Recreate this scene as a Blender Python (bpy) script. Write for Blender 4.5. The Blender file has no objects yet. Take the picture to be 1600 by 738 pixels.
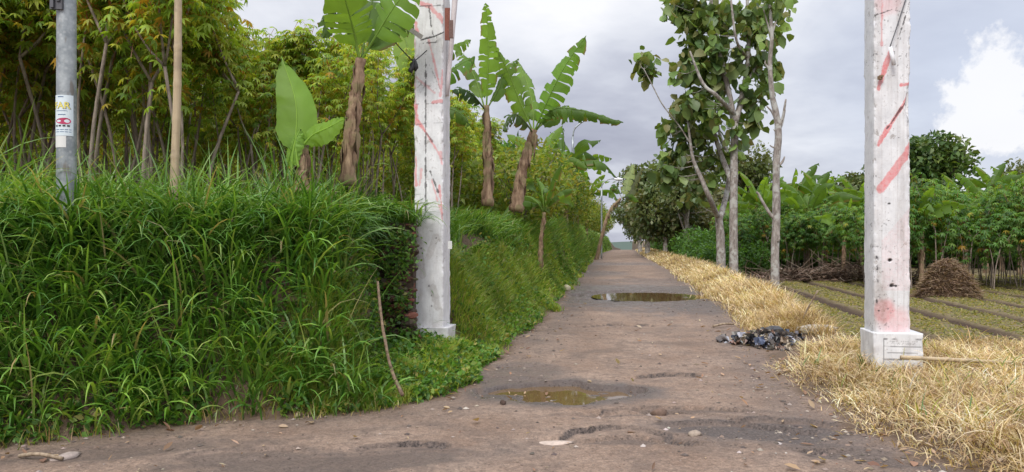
import bpy, math, random
import numpy as np
R = math.radians
rng = np.random.default_rng(11)
random.seed(5)
sc = bpy.context.scene
col = sc.collection

# ------------------------------------------------------------------ camera, sky, sun, exposure
CAMZ, F, HZ = 1.6, 1200.0, 372.0
cam = bpy.data.cameras.new('camera'); cam_o = bpy.data.objects.new('camera', cam); col.objects.link(cam_o)
cam_o.location = (0, 0, CAMZ); cam_o.rotation_euler = (R(90), 0, 0)
cam.sensor_width = 36; cam.lens = 27.0; cam.shift_y = (HZ - 369) / 1600
cam.clip_end = 3000; cam.clip_start = 0.1
sc.camera = cam_o
sc.view_settings.view_transform = 'Standard'; sc.view_settings.look = 'None'
sc.view_settings.gamma = 1; sc.view_settings.exposure = 0.30
sc.cycles.max_bounces = 6; sc.cycles.transparent_max_bounces = 6
sc.cycles.diffuse_bounces = 3; sc.cycles.glossy_bounces = 2; sc.cycles.transmission_bounces = 4
sc.cycles.use_denoising = True
SUN_EL, SUN_AZ = 46.0, 205.0   # azimuth clockwise from +Y: behind the camera, a little left
sun = bpy.data.lights.new('sun', 'SUN'); sun.energy = 2.1; sun.angle = R(24); sun.color = (1, .955, .89)
sun_o = bpy.data.objects.new('sun', sun); col.objects.link(sun_o)
sun_o.rotation_euler = (R(90 - SUN_EL), 0, R(180 - SUN_AZ))
w = bpy.data.worlds.new('World'); sc.world = w; w.use_nodes = True
nt = w.node_tree; nt.nodes.clear()

class NB:
    """tiny node helper"""
    def __init__(s, nt): s.nt = nt
    def n(s, t, **kw):
        nd = s.nt.nodes.new(t)
        for k, v in kw.items():
            if k == 'ins':
                for kk, vv in v.items():
                    if isinstance(vv, bpy.types.NodeSocket): s.nt.links.new(vv, nd.inputs[kk])
                    else: nd.inputs[kk].default_value = vv
            else: setattr(nd, k, v)
        return nd
    def math(s, op, a, b=0.0, c=0.0, clamp=False):
        nd = s.nt.nodes.new('ShaderNodeMath'); nd.operation = op; nd.use_clamp = clamp
        for i, v in enumerate((a, b, c)):
            if isinstance(v, bpy.types.NodeSocket): s.nt.links.new(v, nd.inputs[i])
            else: nd.inputs[i].default_value = v
        return nd.outputs[0]
    def mix(s, f, a, b, mode='MIX'):
        nd = s.nt.nodes.new('ShaderNodeMix'); nd.data_type = 'RGBA'; nd.blend_type = mode; nd.clamp_factor = True
        for i, v in ((0, f), (6, a), (7, b)):
            if isinstance(v, bpy.types.NodeSocket): s.nt.links.new(v, nd.inputs[i])
            elif i == 0: nd.inputs[0].default_value = v
            else: nd.inputs[i].default_value = (*v, 1) if len(v) == 3 else v
        return nd.outputs[2]
    def ramp(s, f, stops, interp='LINEAR'):
        nd = s.nt.nodes.new('ShaderNodeValToRGB'); nd.color_ramp.interpolation = interp
        e = nd.color_ramp.elements
        while len(e) < len(stops): e.new(.5)
        for i, (p, c) in enumerate(stops):
            e[i].position = p; e[i].color = (c, c, c, 1) if not hasattr(c, '__len__') else (*c, 1)
        s.nt.links.new(f, nd.inputs[0]); return nd.outputs[0]
    def noise(s, vec, scale, detail=4, rough=.55, dist=0.0):
        nd = s.n('ShaderNodeTexNoise', ins={'Scale': scale, 'Detail': detail, 'Roughness': rough, 'Distortion': dist})
        if vec is not None: s.nt.links.new(vec, nd.inputs['Vector'])
        return nd.outputs['Fac']
    def lk(s, a, b): s.nt.links.new(a, b)

b = NB(nt)
tc = b.n('ShaderNodeTexCoord'); sep = b.n('ShaderNodeSeparateXYZ'); b.lk(tc.outputs['Generated'], sep.inputs[0])
X, Y_, Z_ = sep.outputs
zz = b.math('MAXIMUM', Z_, 0.0)
den = b.math('ADD', zz, 0.22)
comb = b.n('ShaderNodeCombineXYZ', ins={0: b.math('DIVIDE', X, den), 1: b.math('DIVIDE', Y_, den), 2: 0.7})
n1 = b.noise(comb.outputs[0], 0.75, 6, .5, .3)
n2 = b.noise(comb.outputs[0], 2.6, 5, .55, .2)
nn = b.math('ADD', b.math('MULTIPLY', n1, .72), b.math('MULTIPLY', n2, .28))
# bright towards the horizon, a grey-violet bank of cloud above it
eb = b.ramp(zz, [(0.0, .64), (.05, .60), (.10, .50), (.15, .40), (.22, .42), (.30, .56), (.45, .6), (1.0, .8)])
v = b.math('ADD', b.math('MULTIPLY', b.math('SUBTRACT', nn, .5), 2.9), eb)
cl = b.ramp(v, [(.10, (.335, .345, .435)), (.36, (.44, .455, .545)), (.55, (.58, .60, .68)), (.78, (.76, .775, .83)), (1.0, (.90, .90, .93))])
# one sunlit cumulus to the right
def dirdot(v3):
    l = math.sqrt(sum(c * c for c in v3)); v3 = tuple(c / l for c in v3)
    nd = b.n('ShaderNodeVectorMath', operation='DISTANCE'); b.lk(tc.outputs['Generated'], nd.inputs[0]); nd.inputs[1].default_value = v3
    return nd.outputs['Value']
cn = b.noise(tc.outputs['Generated'], 14, 6, .62)
cn2 = b.math('MULTIPLY', b.math('SUBTRACT', cn, .5), .26)
def blob(v3, r): return b.math('SUBTRACT', r, b.math('ADD', dirdot(v3), cn2))
m = blob((.60, 1, .155), .050)
for q, r_ in (((.625, 1, .205), .032), ((.585, 1, .12), .035), ((.60, 1, .232), .018), ((.635, 1, .14), .035), ((.575,1,.165),.02)):
    m = b.math('MAXIMUM', m, blob(q, r_))
m = b.math('MULTIPLY', m, 40.0, clamp=True)
cl = b.mix(b.math('MULTIPLY', b.math('SUBTRACT', 1.0, b.math('MULTIPLY', dirdot((.62, 1, .22)), 4.0), clamp=True), .8), cl, (.60, .66, .80))
cl = b.mix(b.math('MULTIPLY', m, .8), cl, (.93, .92, .93))
sky = b.n('ShaderNodeTexSky', sky_type='NISHITA', sun_disc=False)
sky.sun_elevation = R(SUN_EL); sky.sun_rotation = R(SUN_AZ); sky.air_density = 1.2; sky.dust_density = 2
up = b.math('ADD', .94, b.math('MULTIPLY', b.math('SUBTRACT', zz, .3, clamp=True), 2.3))
scl = b.n('ShaderNodeVectorMath', operation='SCALE'); b.lk(cl, scl.inputs[0]); b.lk(b.math('MULTIPLY', up, 10.0), scl.inputs['Scale'])
mx = b.mix(.93, sky.outputs[0], scl.outputs[0])
bg = b.n('ShaderNodeBackground', ins={'Color': mx, 'Strength': 0.1}); out = b.n('ShaderNodeOutputWorld'); b.lk(bg.outputs[0], out.inputs[0])

def P(px, py, Y): return np.array([(px - 800) / F * Y, Y, CAMZ - (py - HZ) / F * Y])

# ------------------------------------------------------------------ noise
def _h(ix, iy, seed):
    n = (ix.astype(np.int64) * 374761393 + iy.astype(np.int64) * 668265263 + seed * 144665) & 0xffffffff
    n = ((n ^ (n >> 13)) * 1274126177) & 0xffffffff
    n = (n ^ (n >> 16)) & 0xffffffff
    return n / 4294967295.0
def vn(x, y, seed=0):
    x = np.asarray(x, float); y = np.asarray(y, float)
    ix, iy = np.floor(x), np.floor(y); fx, fy = x - ix, y - iy
    fx = fx * fx * (3 - 2 * fx); fy = fy * fy * (3 - 2 * fy)
    a, b_, c, d = _h(ix, iy, seed), _h(ix + 1, iy, seed), _h(ix, iy + 1, seed), _h(ix + 1, iy + 1, seed)
    return (a + (b_ - a) * fx) * (1 - fy) + (c + (d - c) * fx) * fy
def fbm(x, y, o=4, seed=0):
    s, a, t = 0, .5, 0
    for i in range(o):
        s = s + a * vn(x * 2 ** i + 17.3 * i, y * 2 ** i - 9.1 * i, seed + i); t += a; a *= .5
    return s / t - .5
def sst(e0, e1, x):
    t = np.clip((x - e0) / (e1 - e0), 0, 1); return t * t * (3 - 2 * t)

# ------------------------------------------------------------------ materials
def newmat(name):
    m = bpy.data.materials.new(name); m.use_nodes = True; m.node_tree.nodes.clear()
    b = NB(m.node_tree); o = b.n('ShaderNodeOutputMaterial'); return m, b, o
def foliage_mat(name, rough=.45, trans=.35, spec=.4, noise_scale=6):
    m, b, o = newmat(name)
    at = b.n('ShaderNodeAttribute', attribute_name='Col').outputs['Color']
    g = b.n('ShaderNodeNewGeometry')
    ns = b.noise(g.outputs['Position'], noise_scale, 3)
    hs = b.n('ShaderNodeHueSaturation', ins={'Color': at, 'Value': b.math('ADD', .7, b.math('MULTIPLY', ns, .6))})
    pb = b.n('ShaderNodeBsdfPrincipled', ins={'Base Color': hs.outputs[0], 'Roughness': rough, 'Specular IOR Level': spec})
    tr = b.n('ShaderNodeBsdfTranslucent')
    tcol = b.mix(1.0, hs.outputs[0], (1.5, 1.35, .5), 'MULTIPLY'); b.lk(tcol, tr.inputs['Color'])
    ms = b.n('ShaderNodeMixShader', ins={0: trans}); b.lk(pb.outputs[0], ms.inputs[1]); b.lk(tr.outputs[0], ms.inputs[2])
    b.lk(ms.outputs[0], o.inputs[0]); return m
M = {}
M['leaf'] = foliage_mat('leaf', trans=.45)
M['grass'] = foliage_mat('grass_blade', .38, .32, .5, 2)
M['dry'] = foliage_mat('dry_grass', .7, .25, .2, 3)
M['banana'] = foliage_mat('banana_leaf', .5, .5, .35, 3)
M['teak'] = foliage_mat('large_leaf', .45, .25, .4, 2)

def bark_mat(name, c1, c2, scale=20, stretch=.2, patch=None):
    m, b, o = newmat(name)
    t = b.n('ShaderNodeTexCoord').outputs['Object']
    mp = b.n('ShaderNodeMapping', ins={'Vector': t, 'Scale': (1, 1, stretch)}).outputs[0]
    n = b.noise(mp, scale, 6, .65); n_ = b.ramp(n, [(.35, 0.0), (.65, 1.0)])
    c = b.mix(n_, c1, c2)
    if patch: c = b.mix(b.ramp(b.noise(t, 5, 4), [(.5, 0.0), (.6, 1.0)]), c, patch)
    bp = b.n('ShaderNodeBump', ins={'Strength': .8, 'Distance': .01, 'Height': n})
    pb = b.n('ShaderNodeBsdfPrincipled', ins={'Base Color': c, 'Roughness': .85, 'Normal': bp.outputs[0]})
    b.lk(pb.outputs[0], o.inputs[0]); return m
M['stem'] = bark_mat('cassava_stem', (.13, .10, .08), (.36, .29, .24), 30)
M['bananastem'] = bark_mat('banana_trunk', (.10, .05, .03), (.36, .25, .16), 14, .25, (.20, .16, .08))
M['bark'] = bark_mat('pale_bark', (.14, .115, .10), (.36, .32, .29), 16, .3, (.40, .39, .36))
M['darkbark'] = bark_mat('dark_bark', (.06, .045, .035), (.19, .15, .12), 16, .3)
M['wood'] = bark_mat('weathered_wood', (.16, .11, .07), (.38, .30, .21), 24, .15)
M['straw'] = bark_mat('brown_straw', (.11, .07, .045), (.27, .19, .125), 25, 1)
M['twig'] = bark_mat('dry_twig', (.09, .06, .045), (.24, .18, .14), 25, 1)
def plain(name, c, rough=.6, metal=0.0, n_amt=.25, scale=20, spec=.5):
    m, b, o = newmat(name)
    t = b.n('ShaderNodeTexCoord').outputs['Object']
    n = b.noise(t, scale, 5)
    f = b.math('ADD', 1 - n_amt, b.math('MULTIPLY', n, 2 * n_amt))
    sc_ = b.n('ShaderNodeVectorMath', operation='SCALE'); sc_.inputs[0].default_value = c; b.lk(f, sc_.inputs['Scale'])
    bp = b.n('ShaderNodeBump', ins={'Strength': .25, 'Distance': .004, 'Height': n})
    pb = b.n('ShaderNodeBsdfPrincipled', ins={'Base Color': sc_.outputs[0], 'Roughness': rough, 'Metallic': metal, 'Normal': bp.outputs[0], 'Specular IOR Level': spec})
    b.lk(pb.outputs[0], o.inputs[0]); return m
def attr_mat(name, rough=.8, spec=.3, bump=.3, scale=60, dist=.004):
    m, b, o = newmat(name)
    at = b.n('ShaderNodeAttribute', attribute_name='Col').outputs['Color']
    t = b.n('ShaderNodeTexCoord').outputs['Object']
    n = b.noise(t, scale, 5)
    c = b.mix(1.0, at, b.ramp(n, [(.25, .72), (.75, 1.25)]), 'MULTIPLY')
    bp = b.n('ShaderNodeBump', ins={'Strength': bump, 'Distance': dist, 'Height': n})
    pb = b.n('ShaderNodeBsdfPrincipled', ins={'Base Color': c, 'Roughness': rough, 'Normal': bp.outputs[0], 'Specular IOR Level': spec})
    b.lk(pb.outputs[0], o.inputs[0]); return m
M['attr'] = attr_mat('mixed_colours')
M['attrshiny'] = attr_mat('mixed_plastic', .4, .5)
M['stone'] = attr_mat('stone', .85, .3, .6, 40, .006)

# galvanised steel
m, b, o = newmat('galvanised_steel')
t = b.n('ShaderNodeTexCoord').outputs['Object']
n = b.noise(t, 9, 5, .6); n2_ = b.n('ShaderNodeTexVoronoi', ins={'Vector': t, 'Scale': 22}).outputs['Distance']
c = b.mix(b.ramp(n, [(.35, 0.0), (.7, 1.0)]), (.21, .235, .25), (.42, .45, .46))
c = b.mix(b.ramp(n2_, [(.1, .5), (.4, 0.0)]), c, (.52, .54, .54))
c = b.mix(b.ramp(b.noise(b.n('ShaderNodeMapping', ins={'Vector': t, 'Scale': (1, 1, .25)}).outputs[0], 14, 4), [(.58, 0.0), (.66, .6)]), c, (.17, .13, .09))
pb = b.n('ShaderNodeBsdfPrincipled', ins={'Base Color': c, 'Roughness': .5, 'Metallic': .55}); b.lk(pb.outputs[0], o.inputs[0]); M['steel'] = m
M['darkmetal'] = plain('dark_metal', (.10, .10, .11), .5, .5)
M['rust'] = plain('rusty_metal', (.22, .07, .04), .8, .1, .5)
M['white'] = plain('white_plastic', (.72, .72, .74), .4)
M['paper'] = plain('paper', (.62, .70, .74), .6, 0, .1, 8)
M['paperwhite'] = plain('blank_paper', (.66, .66, .64), .7, 0, .15, 8)
M['black'] = plain('black_rubber', (.02, .02, .022), .6)
M['concrete'] = plain('concrete', (.36, .33, .29), .85, 0, .35, 12)
M['yellowink'] = plain('yellow_ink', (.72, .62, .12), .6, 0, .05)
M['blueink'] = plain('blue_ink', (.06, .12, .25), .6, 0, .05)
M['redink'] = plain('red_ink', (.42, .03, .10), .6, 0, .1)

# bamboo
m, b, o = newmat('bamboo'); t = b.n('ShaderNodeTexCoord').outputs['Object']
c = b.mix(b.noise(b.n('ShaderNodeMapping', ins={'Vector': t, 'Scale': (1, 1, .08)}).outputs[0], 40, 4), (.30, .21, .12), (.56, .46, .30))
c = b.mix(b.ramp(b.noise(t, 6, 4), [(.52, 0.0), (.62, .5)]), c, (.22, .17, .12))
pb = b.n('ShaderNodeBsdfPrincipled', ins={'Base Color': c, 'Roughness': .55}); b.lk(pb.outputs[0], o.inputs[0]); M['bamboo'] = m

# ground: one material for road, soil and verge; per-vertex masks say what lies where
m, b, o = newmat('ground')
g = b.n('ShaderNodeNewGeometry').outputs['Position']
def A(nm): return b.n('ShaderNodeAttribute', attribute_name=nm).outputs['Fac']
road, wet, fld, dk = A('road'), A('wet'), A('fieldmask'), A('broken')
nA = b.noise(g, 1.3, 6, .6); nB = b.noise(g, 9, 6, .65); nC = b.noise(g, 70, 5, .7)
soil = b.mix(nB, (.085, .055, .035), (.16, .11, .075))
rc = b.mix(b.ramp(nA, [(.35, 0.0), (.65, 1.0)]), (.228, .155, .112), (.340, .248, .188))
rc = b.mix(b.math('MULTIPLY', b.ramp(nB, [(.45, 0.0), (.7, 1.0)]), .6), rc, (.165, .105, .075))
vor = b.n('ShaderNodeTexVoronoi', ins={'Vector': g, 'Scale': 38}); vd = vor.outputs['Distance']
vsep = b.n('ShaderNodeSeparateColor'); b.lk(vor.outputs['Color'], vsep.inputs[0])
stone = b.math('MULTIPLY', b.ramp(vd, [(.18, 1.0), (.34, 0.0)]), b.ramp(vsep.outputs[0], [(.72, 0.0), (.78, 1.0)]))
rc = b.mix(b.math('MULTIPLY', stone, .55), rc, b.mix(vsep.outputs[1], (.14, .11, .09), (.40, .34, .29)))
rc = b.mix(1.0, rc, b.ramp(nC, [(.30, .60), (.70, 1.35)]), 'MULTIPLY')
rc = b.mix(b.ramp(b.noise(g, 2.6, 8, .78), [(.47, 0.0), (.60, .6)]), rc, (.12, .085, .068))
brk = b.mix(b.ramp(b.noise(g, 45, 4, .7), [(.38, 0.0), (.66, 1.0)]), (.035, .028, .025), (.17, .13, .11))
nD = b.noise(g, 24, 5, .7)
rc = b.mix(1.0, rc, b.ramp(nD, [(.30, .70), (.70, 1.25)]), 'MULTIPLY')
rc = b.mix(dk, rc, brk)
rc = b.mix(b.math('MULTIPLY', wet, .8), rc, b.mix(nB, (.05, .04, .037), (.115, .09, .08)))
fc = b.mix(b.ramp(nB, [(.3, 0.0), (.7, 1.0)]), (.11, .078, .042), (.20, .16, .075))
fc = b.mix(wet, fc, (.060, .036, .022))
c = b.mix(road, soil, rc); c = b.mix(fld, c, fc)
rough = b.math('SUBTRACT', .92, b.math('MULTIPLY', b.math('MULTIPLY', wet, b.math('SUBTRACT', 1.0, fld)), b.ramp(b.noise(g, 6, 4), [(.4, .38), (.6, .68)])))
hgt = b.math('ADD', b.math('MULTIPLY', nC, .5), b.math('ADD', b.math('MULTIPLY', stone, .6), b.math('MULTIPLY', nB, 1.2)))
bp = b.n('ShaderNodeBump', ins={'Strength': 1.0, 'Distance': .022, 'Height': hgt})
pb = b.n('ShaderNodeBsdfPrincipled', ins={'Base Color': c, 'Roughness': rough, 'Normal': bp.outputs[0], 'Specular IOR Level': .4})
b.lk(pb.outputs[0], o.inputs[0]); M['ground'] = m

m, b, o = newmat('muddy_water')
g = b.n('ShaderNodeNewGeometry').outputs['Position']
bp = b.n('ShaderNodeBump', ins={'Strength': .05, 'Distance': .004, 'Height': b.noise(g, 12, 2)})
pb = b.n('ShaderNodeBsdfPrincipled', ins={'Base Color': b.mix(b.noise(g, 4, 3), (.10, .06, .028), (.16, .10, .045)), 'Roughness': .03, 'IOR': 1.40, 'Specular IOR Level': .9, 'Normal': bp.outputs[0]})
b.lk(pb.outputs[0], o.inputs[0]); M['water'] = m

# painted pillar
m, b, o = newmat('painted_plaster')
t = b.n('ShaderNodeTexCoord').outputs['Object']
red, dirt_shade, dark = A('red'), A('dirt_shade'), A('dark')
nA = b.noise(t, 5, 6, .65); nB = b.noise(t, 28, 6, .7)
strk = b.noise(b.n('ShaderNodeMapping', ins={'Vector': t, 'Scale': (1, 1, .1)}).outputs[0], 30, 4, .6)
c = b.mix(b.ramp(nA, [(.3, 0.0), (.7, 1.0)]), (.58, .585, .60), (.80, .80, .81))
c = b.mix(b.math('MULTIPLY', b.ramp(strk, [(.5, 0.0), (.72, 1.0)]), .35), c, (.42, .39, .38))
c = b.mix(b.math('MULTIPLY', b.ramp(nB, [(.60, 0.0), (.68, 1.0)]), .45), c, (.30, .26, .24))
pl_ = b.noise(t, 8, 6, .7, .4)
c = b.mix(b.math('MULTIPLY', b.ramp(pl_, [(.615, 0.0), (.635, .75)]), b.ramp(b.noise(t, 1.7, 3), [(.42, 0.0), (.58, 1.0)])), c, b.mix(nB, (.24, .21, .19), (.42, .39, .37)))
rd = b.mix(nB, (.66, .13, .14), (.70, .28, .28))
c = b.mix(b.math('MULTIPLY', red, b.ramp(nB, [(.3, 1.0), (.75, .55)])), c, rd)
c = b.mix(b.math('MULTIPLY', dirt_shade, b.ramp(nB, [(.3, 1.0), (.7, .35)])), c, (.27, .22, .19))
c = b.mix(dark, c, (.035, .03, .03))
bp = b.n('ShaderNodeBump', ins={'Strength': .6, 'Distance': .008, 'Height': b.math('ADD', nA, b.math('MULTIPLY', nB, .5))})
pb = b.n('ShaderNodeBsdfPrincipled', ins={'Base Color': c, 'Roughness': .75, 'Normal': bp.outputs[0], 'Specular IOR Level': .3})
b.lk(pb.outputs[0], o.inputs[0]); M['pillar'] = m

# ------------------------------------------------------------------ mesh helpers
class MB:
    def __init__(s): s.V = []; s.Q = []; s.T = []; s.C = []; s.n = 0
    def add(s, V, Q=None, T=None, C=(.5, .5, .5)):
        V = np.asarray(V, float).reshape(-1, 3); k = len(V)
        C = np.asarray(C, float)
        if C.ndim == 1: C = np.tile(C, (k, 1))
        s.V.append(V); s.C.append(C.reshape(-1, 3))
        if Q is not None and len(Q): s.Q.append(np.asarray(Q, int).reshape(-1, 4) + s.n)
        if T is not None and len(T): s.T.append(np.asarray(T, int).reshape(-1, 3) + s.n)
        s.n += k
    def build(s, name, mat, parent=None, smooth=True, attrs=None, origin=None):
        V = np.concatenate(s.V); C = np.concatenate(s.C)
        if origin is not None: V = V - np.asarray(origin)
        Q = np.concatenate(s.Q) if s.Q else np.zeros((0, 4), int)
        T = np.concatenate(s.T) if s.T else np.zeros((0, 3), int)
        me = bpy.data.meshes.new(name); me.vertices.add(len(V)); me.vertices.foreach_set('co', V.astype(np.float32).ravel())
        nl = Q.size + T.size; me.loops.add(nl)
        me.loops.foreach_set('vertex_index', np.concatenate([Q.ravel(), T.ravel()]).astype(np.int32))
        me.polygons.add(len(Q) + len(T))
        st = np.concatenate([np.arange(len(Q)) * 4, Q.size + np.arange(len(T)) * 3]).astype(np.int32)
        me.polygons.foreach_set('loop_start', st)
        me.polygons.foreach_set('use_smooth', np.full(len(st), smooth))
        me.update(calc_edges=True)
        a = me.attributes.new('Col', 'FLOAT_COLOR', 'POINT')
        a.data.foreach_set('color', np.c_[C, np.ones(len(C))].astype(np.float32).ravel())
        for k, v in (attrs or {}).items():
            at = me.attributes.new(k, 'FLOAT', 'POINT'); at.data.foreach_set('value', np.asarray(v, np.float32).ravel())
        me.materials.append(mat)
        o = bpy.data.objects.new(name, me); col.objects.link(o)
        if parent is not None: o.parent = parent
        if origin is not None: o.location = tuple(origin)
        return o
def tag(o, label=None, cat=None, group=None, kind=None):
    if label: o['label'] = label
    if cat: o['category'] = cat
    if group: o['group'] = group
    if kind: o['kind'] = kind
    return o
def empty(name, loc, label, cat, group=None):
    o = bpy.data.objects.new(name, None); col.objects.link(o); o.location = tuple(loc)
    o.empty_display_size = .1
    return tag(o, label, cat, group)
def copy_tree(o, parent=None):
    c = o.copy(); col.objects.link(c)
    if parent is not None: c.parent = parent
    for ch in list(o.children):
        copy_tree(ch, c)
    return c

def nrm(v): v = np.asarray(v, float); return v / (np.linalg.norm(v, axis=-1, keepdims=True) + 1e-9)
def spline(pts, n):
    pts = np.asarray(pts, float); k = len(pts)
    if k == 2: return pts[0] + (pts[1] - pts[0]) * np.linspace(0, 1, n)[:, None]
    p = np.vstack([2 * pts[0] - pts[1], pts, 2 * pts[-1] - pts[-2]])
    ts = np.linspace(0, k - 1 - 1e-6, n); i = ts.astype(int); t = (ts - i)[:, None]
    a, b_, c, d = p[i], p[i + 1], p[i + 2], p[i + 3]
    return .5 * (2 * b_ + (c - a) * t + (2 * a - 5 * b_ + 4 * c - d) * t ** 2 + (3 * b_ - a - 3 * c + d) * t ** 3)
def tube(mb, pts, rad, sides=8, n=None, C=(.5, .5, .5), jit=0.0, cap=True):
    pts = np.asarray(pts, float)
    if n: pts = spline(pts, n)
    n = len(pts)
    rad = np.interp(np.linspace(0, 1, n), np.linspace(0, 1, len(np.atleast_1d(rad))), np.atleast_1d(rad))
    T = nrm(np.gradient(pts, axis=0))
    ref = np.array([0.31, .9, .1]) if abs(T[0][1]) < .8 else np.array([1.0, 0.1, 0])
    U = nrm(np.cross(T, ref)); W = np.cross(T, U)
    a = np.linspace(0, 2 * np.pi, sides, endpoint=False)
    r = rad[:, None] * (1 + (rng.random((n, sides)) - .5) * jit)
    V = pts[:, None] + r[..., None] * (np.cos(a)[None, :, None] * U[:, None] + np.sin(a)[None, :, None] * W[:, None])
    i = np.arange(n - 1)[:, None] * sides; j = np.arange(sides)[None]; j2 = (j + 1) % sides
    Q = np.stack([i + j, i + j2, i + sides + j2, i + sides + j], -1).reshape(-1, 4)
    V = V.reshape(-1, 3)
    if cap:
        base = len(V); V = np.vstack([V, pts[0], pts[-1]])
        jj = np.arange(sides); T1 = np.stack([np.full(sides, base), (jj + 1) % sides, jj], -1)
        e = (n - 1) * sides; T2 = np.stack([np.full(sides, base + 1), e + jj, e + (jj + 1) % sides], -1)
        mb.add(V, Q, np.vstack([T1, T2]), C)
    else: mb.add(V, Q, None, C)
def box(mb, c, s, rotz=0.0, C=(.5, .5, .5), tilt=None):
    v = np.array([[x, y, z] for z in (-1, 1) for x, y in ((-1, -1), (1, -1), (1, 1), (-1, 1))], float) * np.asarray(s) / 2
    if tilt is not None:
        a = nrm(np.asarray(tilt)); u = nrm(np.cross(a, [0.01, 1, 0.02])); w_ = np.cross(u, a); v = v[:, :1] * u + v[:, 1:2] * w_ + v[:, 2:] * a
    cr, sr = math.cos(rotz), math.sin(rotz)
    v = np.c_[v[:, 0] * cr - v[:, 1] * sr, v[:, 0] * sr + v[:, 1] * cr, v[:, 2]] + np.asarray(c)
    mb.add(v, [[0, 3, 2, 1], [4, 5, 6, 7], [0, 1, 5, 4], [1, 2, 6, 5], [2, 3, 7, 6], [3, 0, 4, 7]], None, C)

def blades(mb, root, L, az, th0, th1, W, C, seg=5, twist=.6):
    N = len(root); t = np.linspace(0, 1, seg + 1)
    th = th0[:, None] + (th1 - th0)[:, None] * t[None] ** 1.2
    st = (L / seg)[:, None]
    hx = np.concatenate([np.zeros((N, 1)), np.cumsum(np.sin(th[:, :-1]) * st, 1)], 1)
    vz = np.concatenate([np.zeros((N, 1)), np.cumsum(np.cos(th[:, :-1]) * st, 1)], 1)
    ca, sa = np.cos(az)[:, None], np.sin(az)[:, None]
    p = root[:, None] + np.stack([ca * hx, sa * hx, vz], -1)
    side = np.stack([-sa + 0 * th, ca + 0 * th, 0 * th], -1)
    nn_ = np.stack([-np.cos(th) * ca, -np.cos(th) * sa, np.sin(th)], -1)
    tw = ((rng.random(N) - .5) * 2 * twist)[:, None] * (.4 + t[None] * 1.2)
    sv = side * np.cos(tw)[..., None] + nn_ * np.sin(tw)[..., None]
    wp = np.interp(t, [0, .25, .6, .85, 1], [.55, 1, .8, .4, .03])
    off = sv * (W[:, None] * wp[None] / 2)[..., None]
    V = np.stack([p - off, p + off], 2).reshape(-1, 3)
    i = np.arange(N)[:, None] * (2 * (seg + 1)); j = np.arange(seg)[None] * 2; k = i + j
    Q = np.stack([k, k + 1, k + 3, k + 2], -1).reshape(-1, 4)
    mb.add(V, Q, None, np.repeat(C, 2 * (seg + 1), 0))
def leaves(mb, pos, ax, up, L, W, C, droop=.25, fold=.15, simple=False):
    ax = nrm(ax); s = nrm(np.cross(ax, up)); u = np.cross(s, ax); N = len(pos)
    L = np.broadcast_to(L, (N,)); W = np.broadcast_to(W, (N,))
    def pt(t, sd):
        return pos + ax * (L * t)[:, None] - u * (droop * L * t * t)[:, None] + s * (sd * W / 2)[:, None] + u * (abs(sd) * fold * W)[:, None]
    if simple:
        V = np.stack([pt(0, 0), pt(.45, 1), pt(1, 0), pt(.45, -1)], 1).reshape(-1, 3)
        mb.add(V, np.arange(4 * N).reshape(-1, 4), None, np.repeat(C, 4, 0)); return
    V = np.stack([pt(0, 0), pt(.33, 1), pt(.36, 0), pt(.33, -1), pt(.7, .85), pt(.72, 0), pt(.7, -.85), pt(1, 0)], 1).reshape(-1, 3)
    i = (np.arange(N) * 8)[:, None]
    Q = (i[:, None] + np.array([[1, 4, 5, 2], [2, 5, 6, 3]])[None]).reshape(-1, 4)
    T = (i[:, None] + np.array([[0, 1, 2], [0, 2, 3], [4, 7, 5], [5, 7, 6]])[None]).reshape(-1, 3)
    mb.add(V, Q, T, np.repeat(C, 8, 0))
def rdir(n, zb=0.0):
    v = rng.normal(size=(n, 3)); v[:, 2] += zb; return nrm(v)
def pal(n, cols, wts, var=.18):
    cols = np.array(cols, float); i = rng.choice(len(cols), n, p=np.array(wts) / np.sum(wts))
    return cols[i] * (1 + (rng.random((n, 1)) - .5) * 2 * var) * (1 + (rng.random((n, 3)) - .5) * .1)
def shape_rock(mb, c, s, C, seed=0, rot=0.0):
    n, m_ = 10, 7
    th = np.linspace(0, 2 * np.pi, n, endpoint=False); ph = np.linspace(-np.pi / 2, np.pi / 2, m_)
    V = []
    for p_ in ph:
        for t_ in th:
            d = np.array([math.cos(p_) * math.cos(t_), math.cos(p_) * math.sin(t_), math.sin(p_)])
            k = .75 + .55 * float(vn(d[0] * 1.7 + seed * 3.1 + 9, d[1] * 1.7 + d[2] * 2 + 5, seed))
            V.append(d * k)
    V = np.array(V) * np.asarray(s); cr, sr = math.cos(rot), math.sin(rot)
    V = np.c_[V[:, 0] * cr - V[:, 1] * sr, V[:, 0] * sr + V[:, 1] * cr, V[:, 2]] + np.asarray(c)
    i = np.arange(m_ - 1)[:, None] * n; j = np.arange(n)[None]; j2 = (j + 1) % n
    mb.add(V, np.stack([i + j, i + j2, i + n + j2, i + n + j], -1).reshape(-1, 4), None, C)

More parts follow.
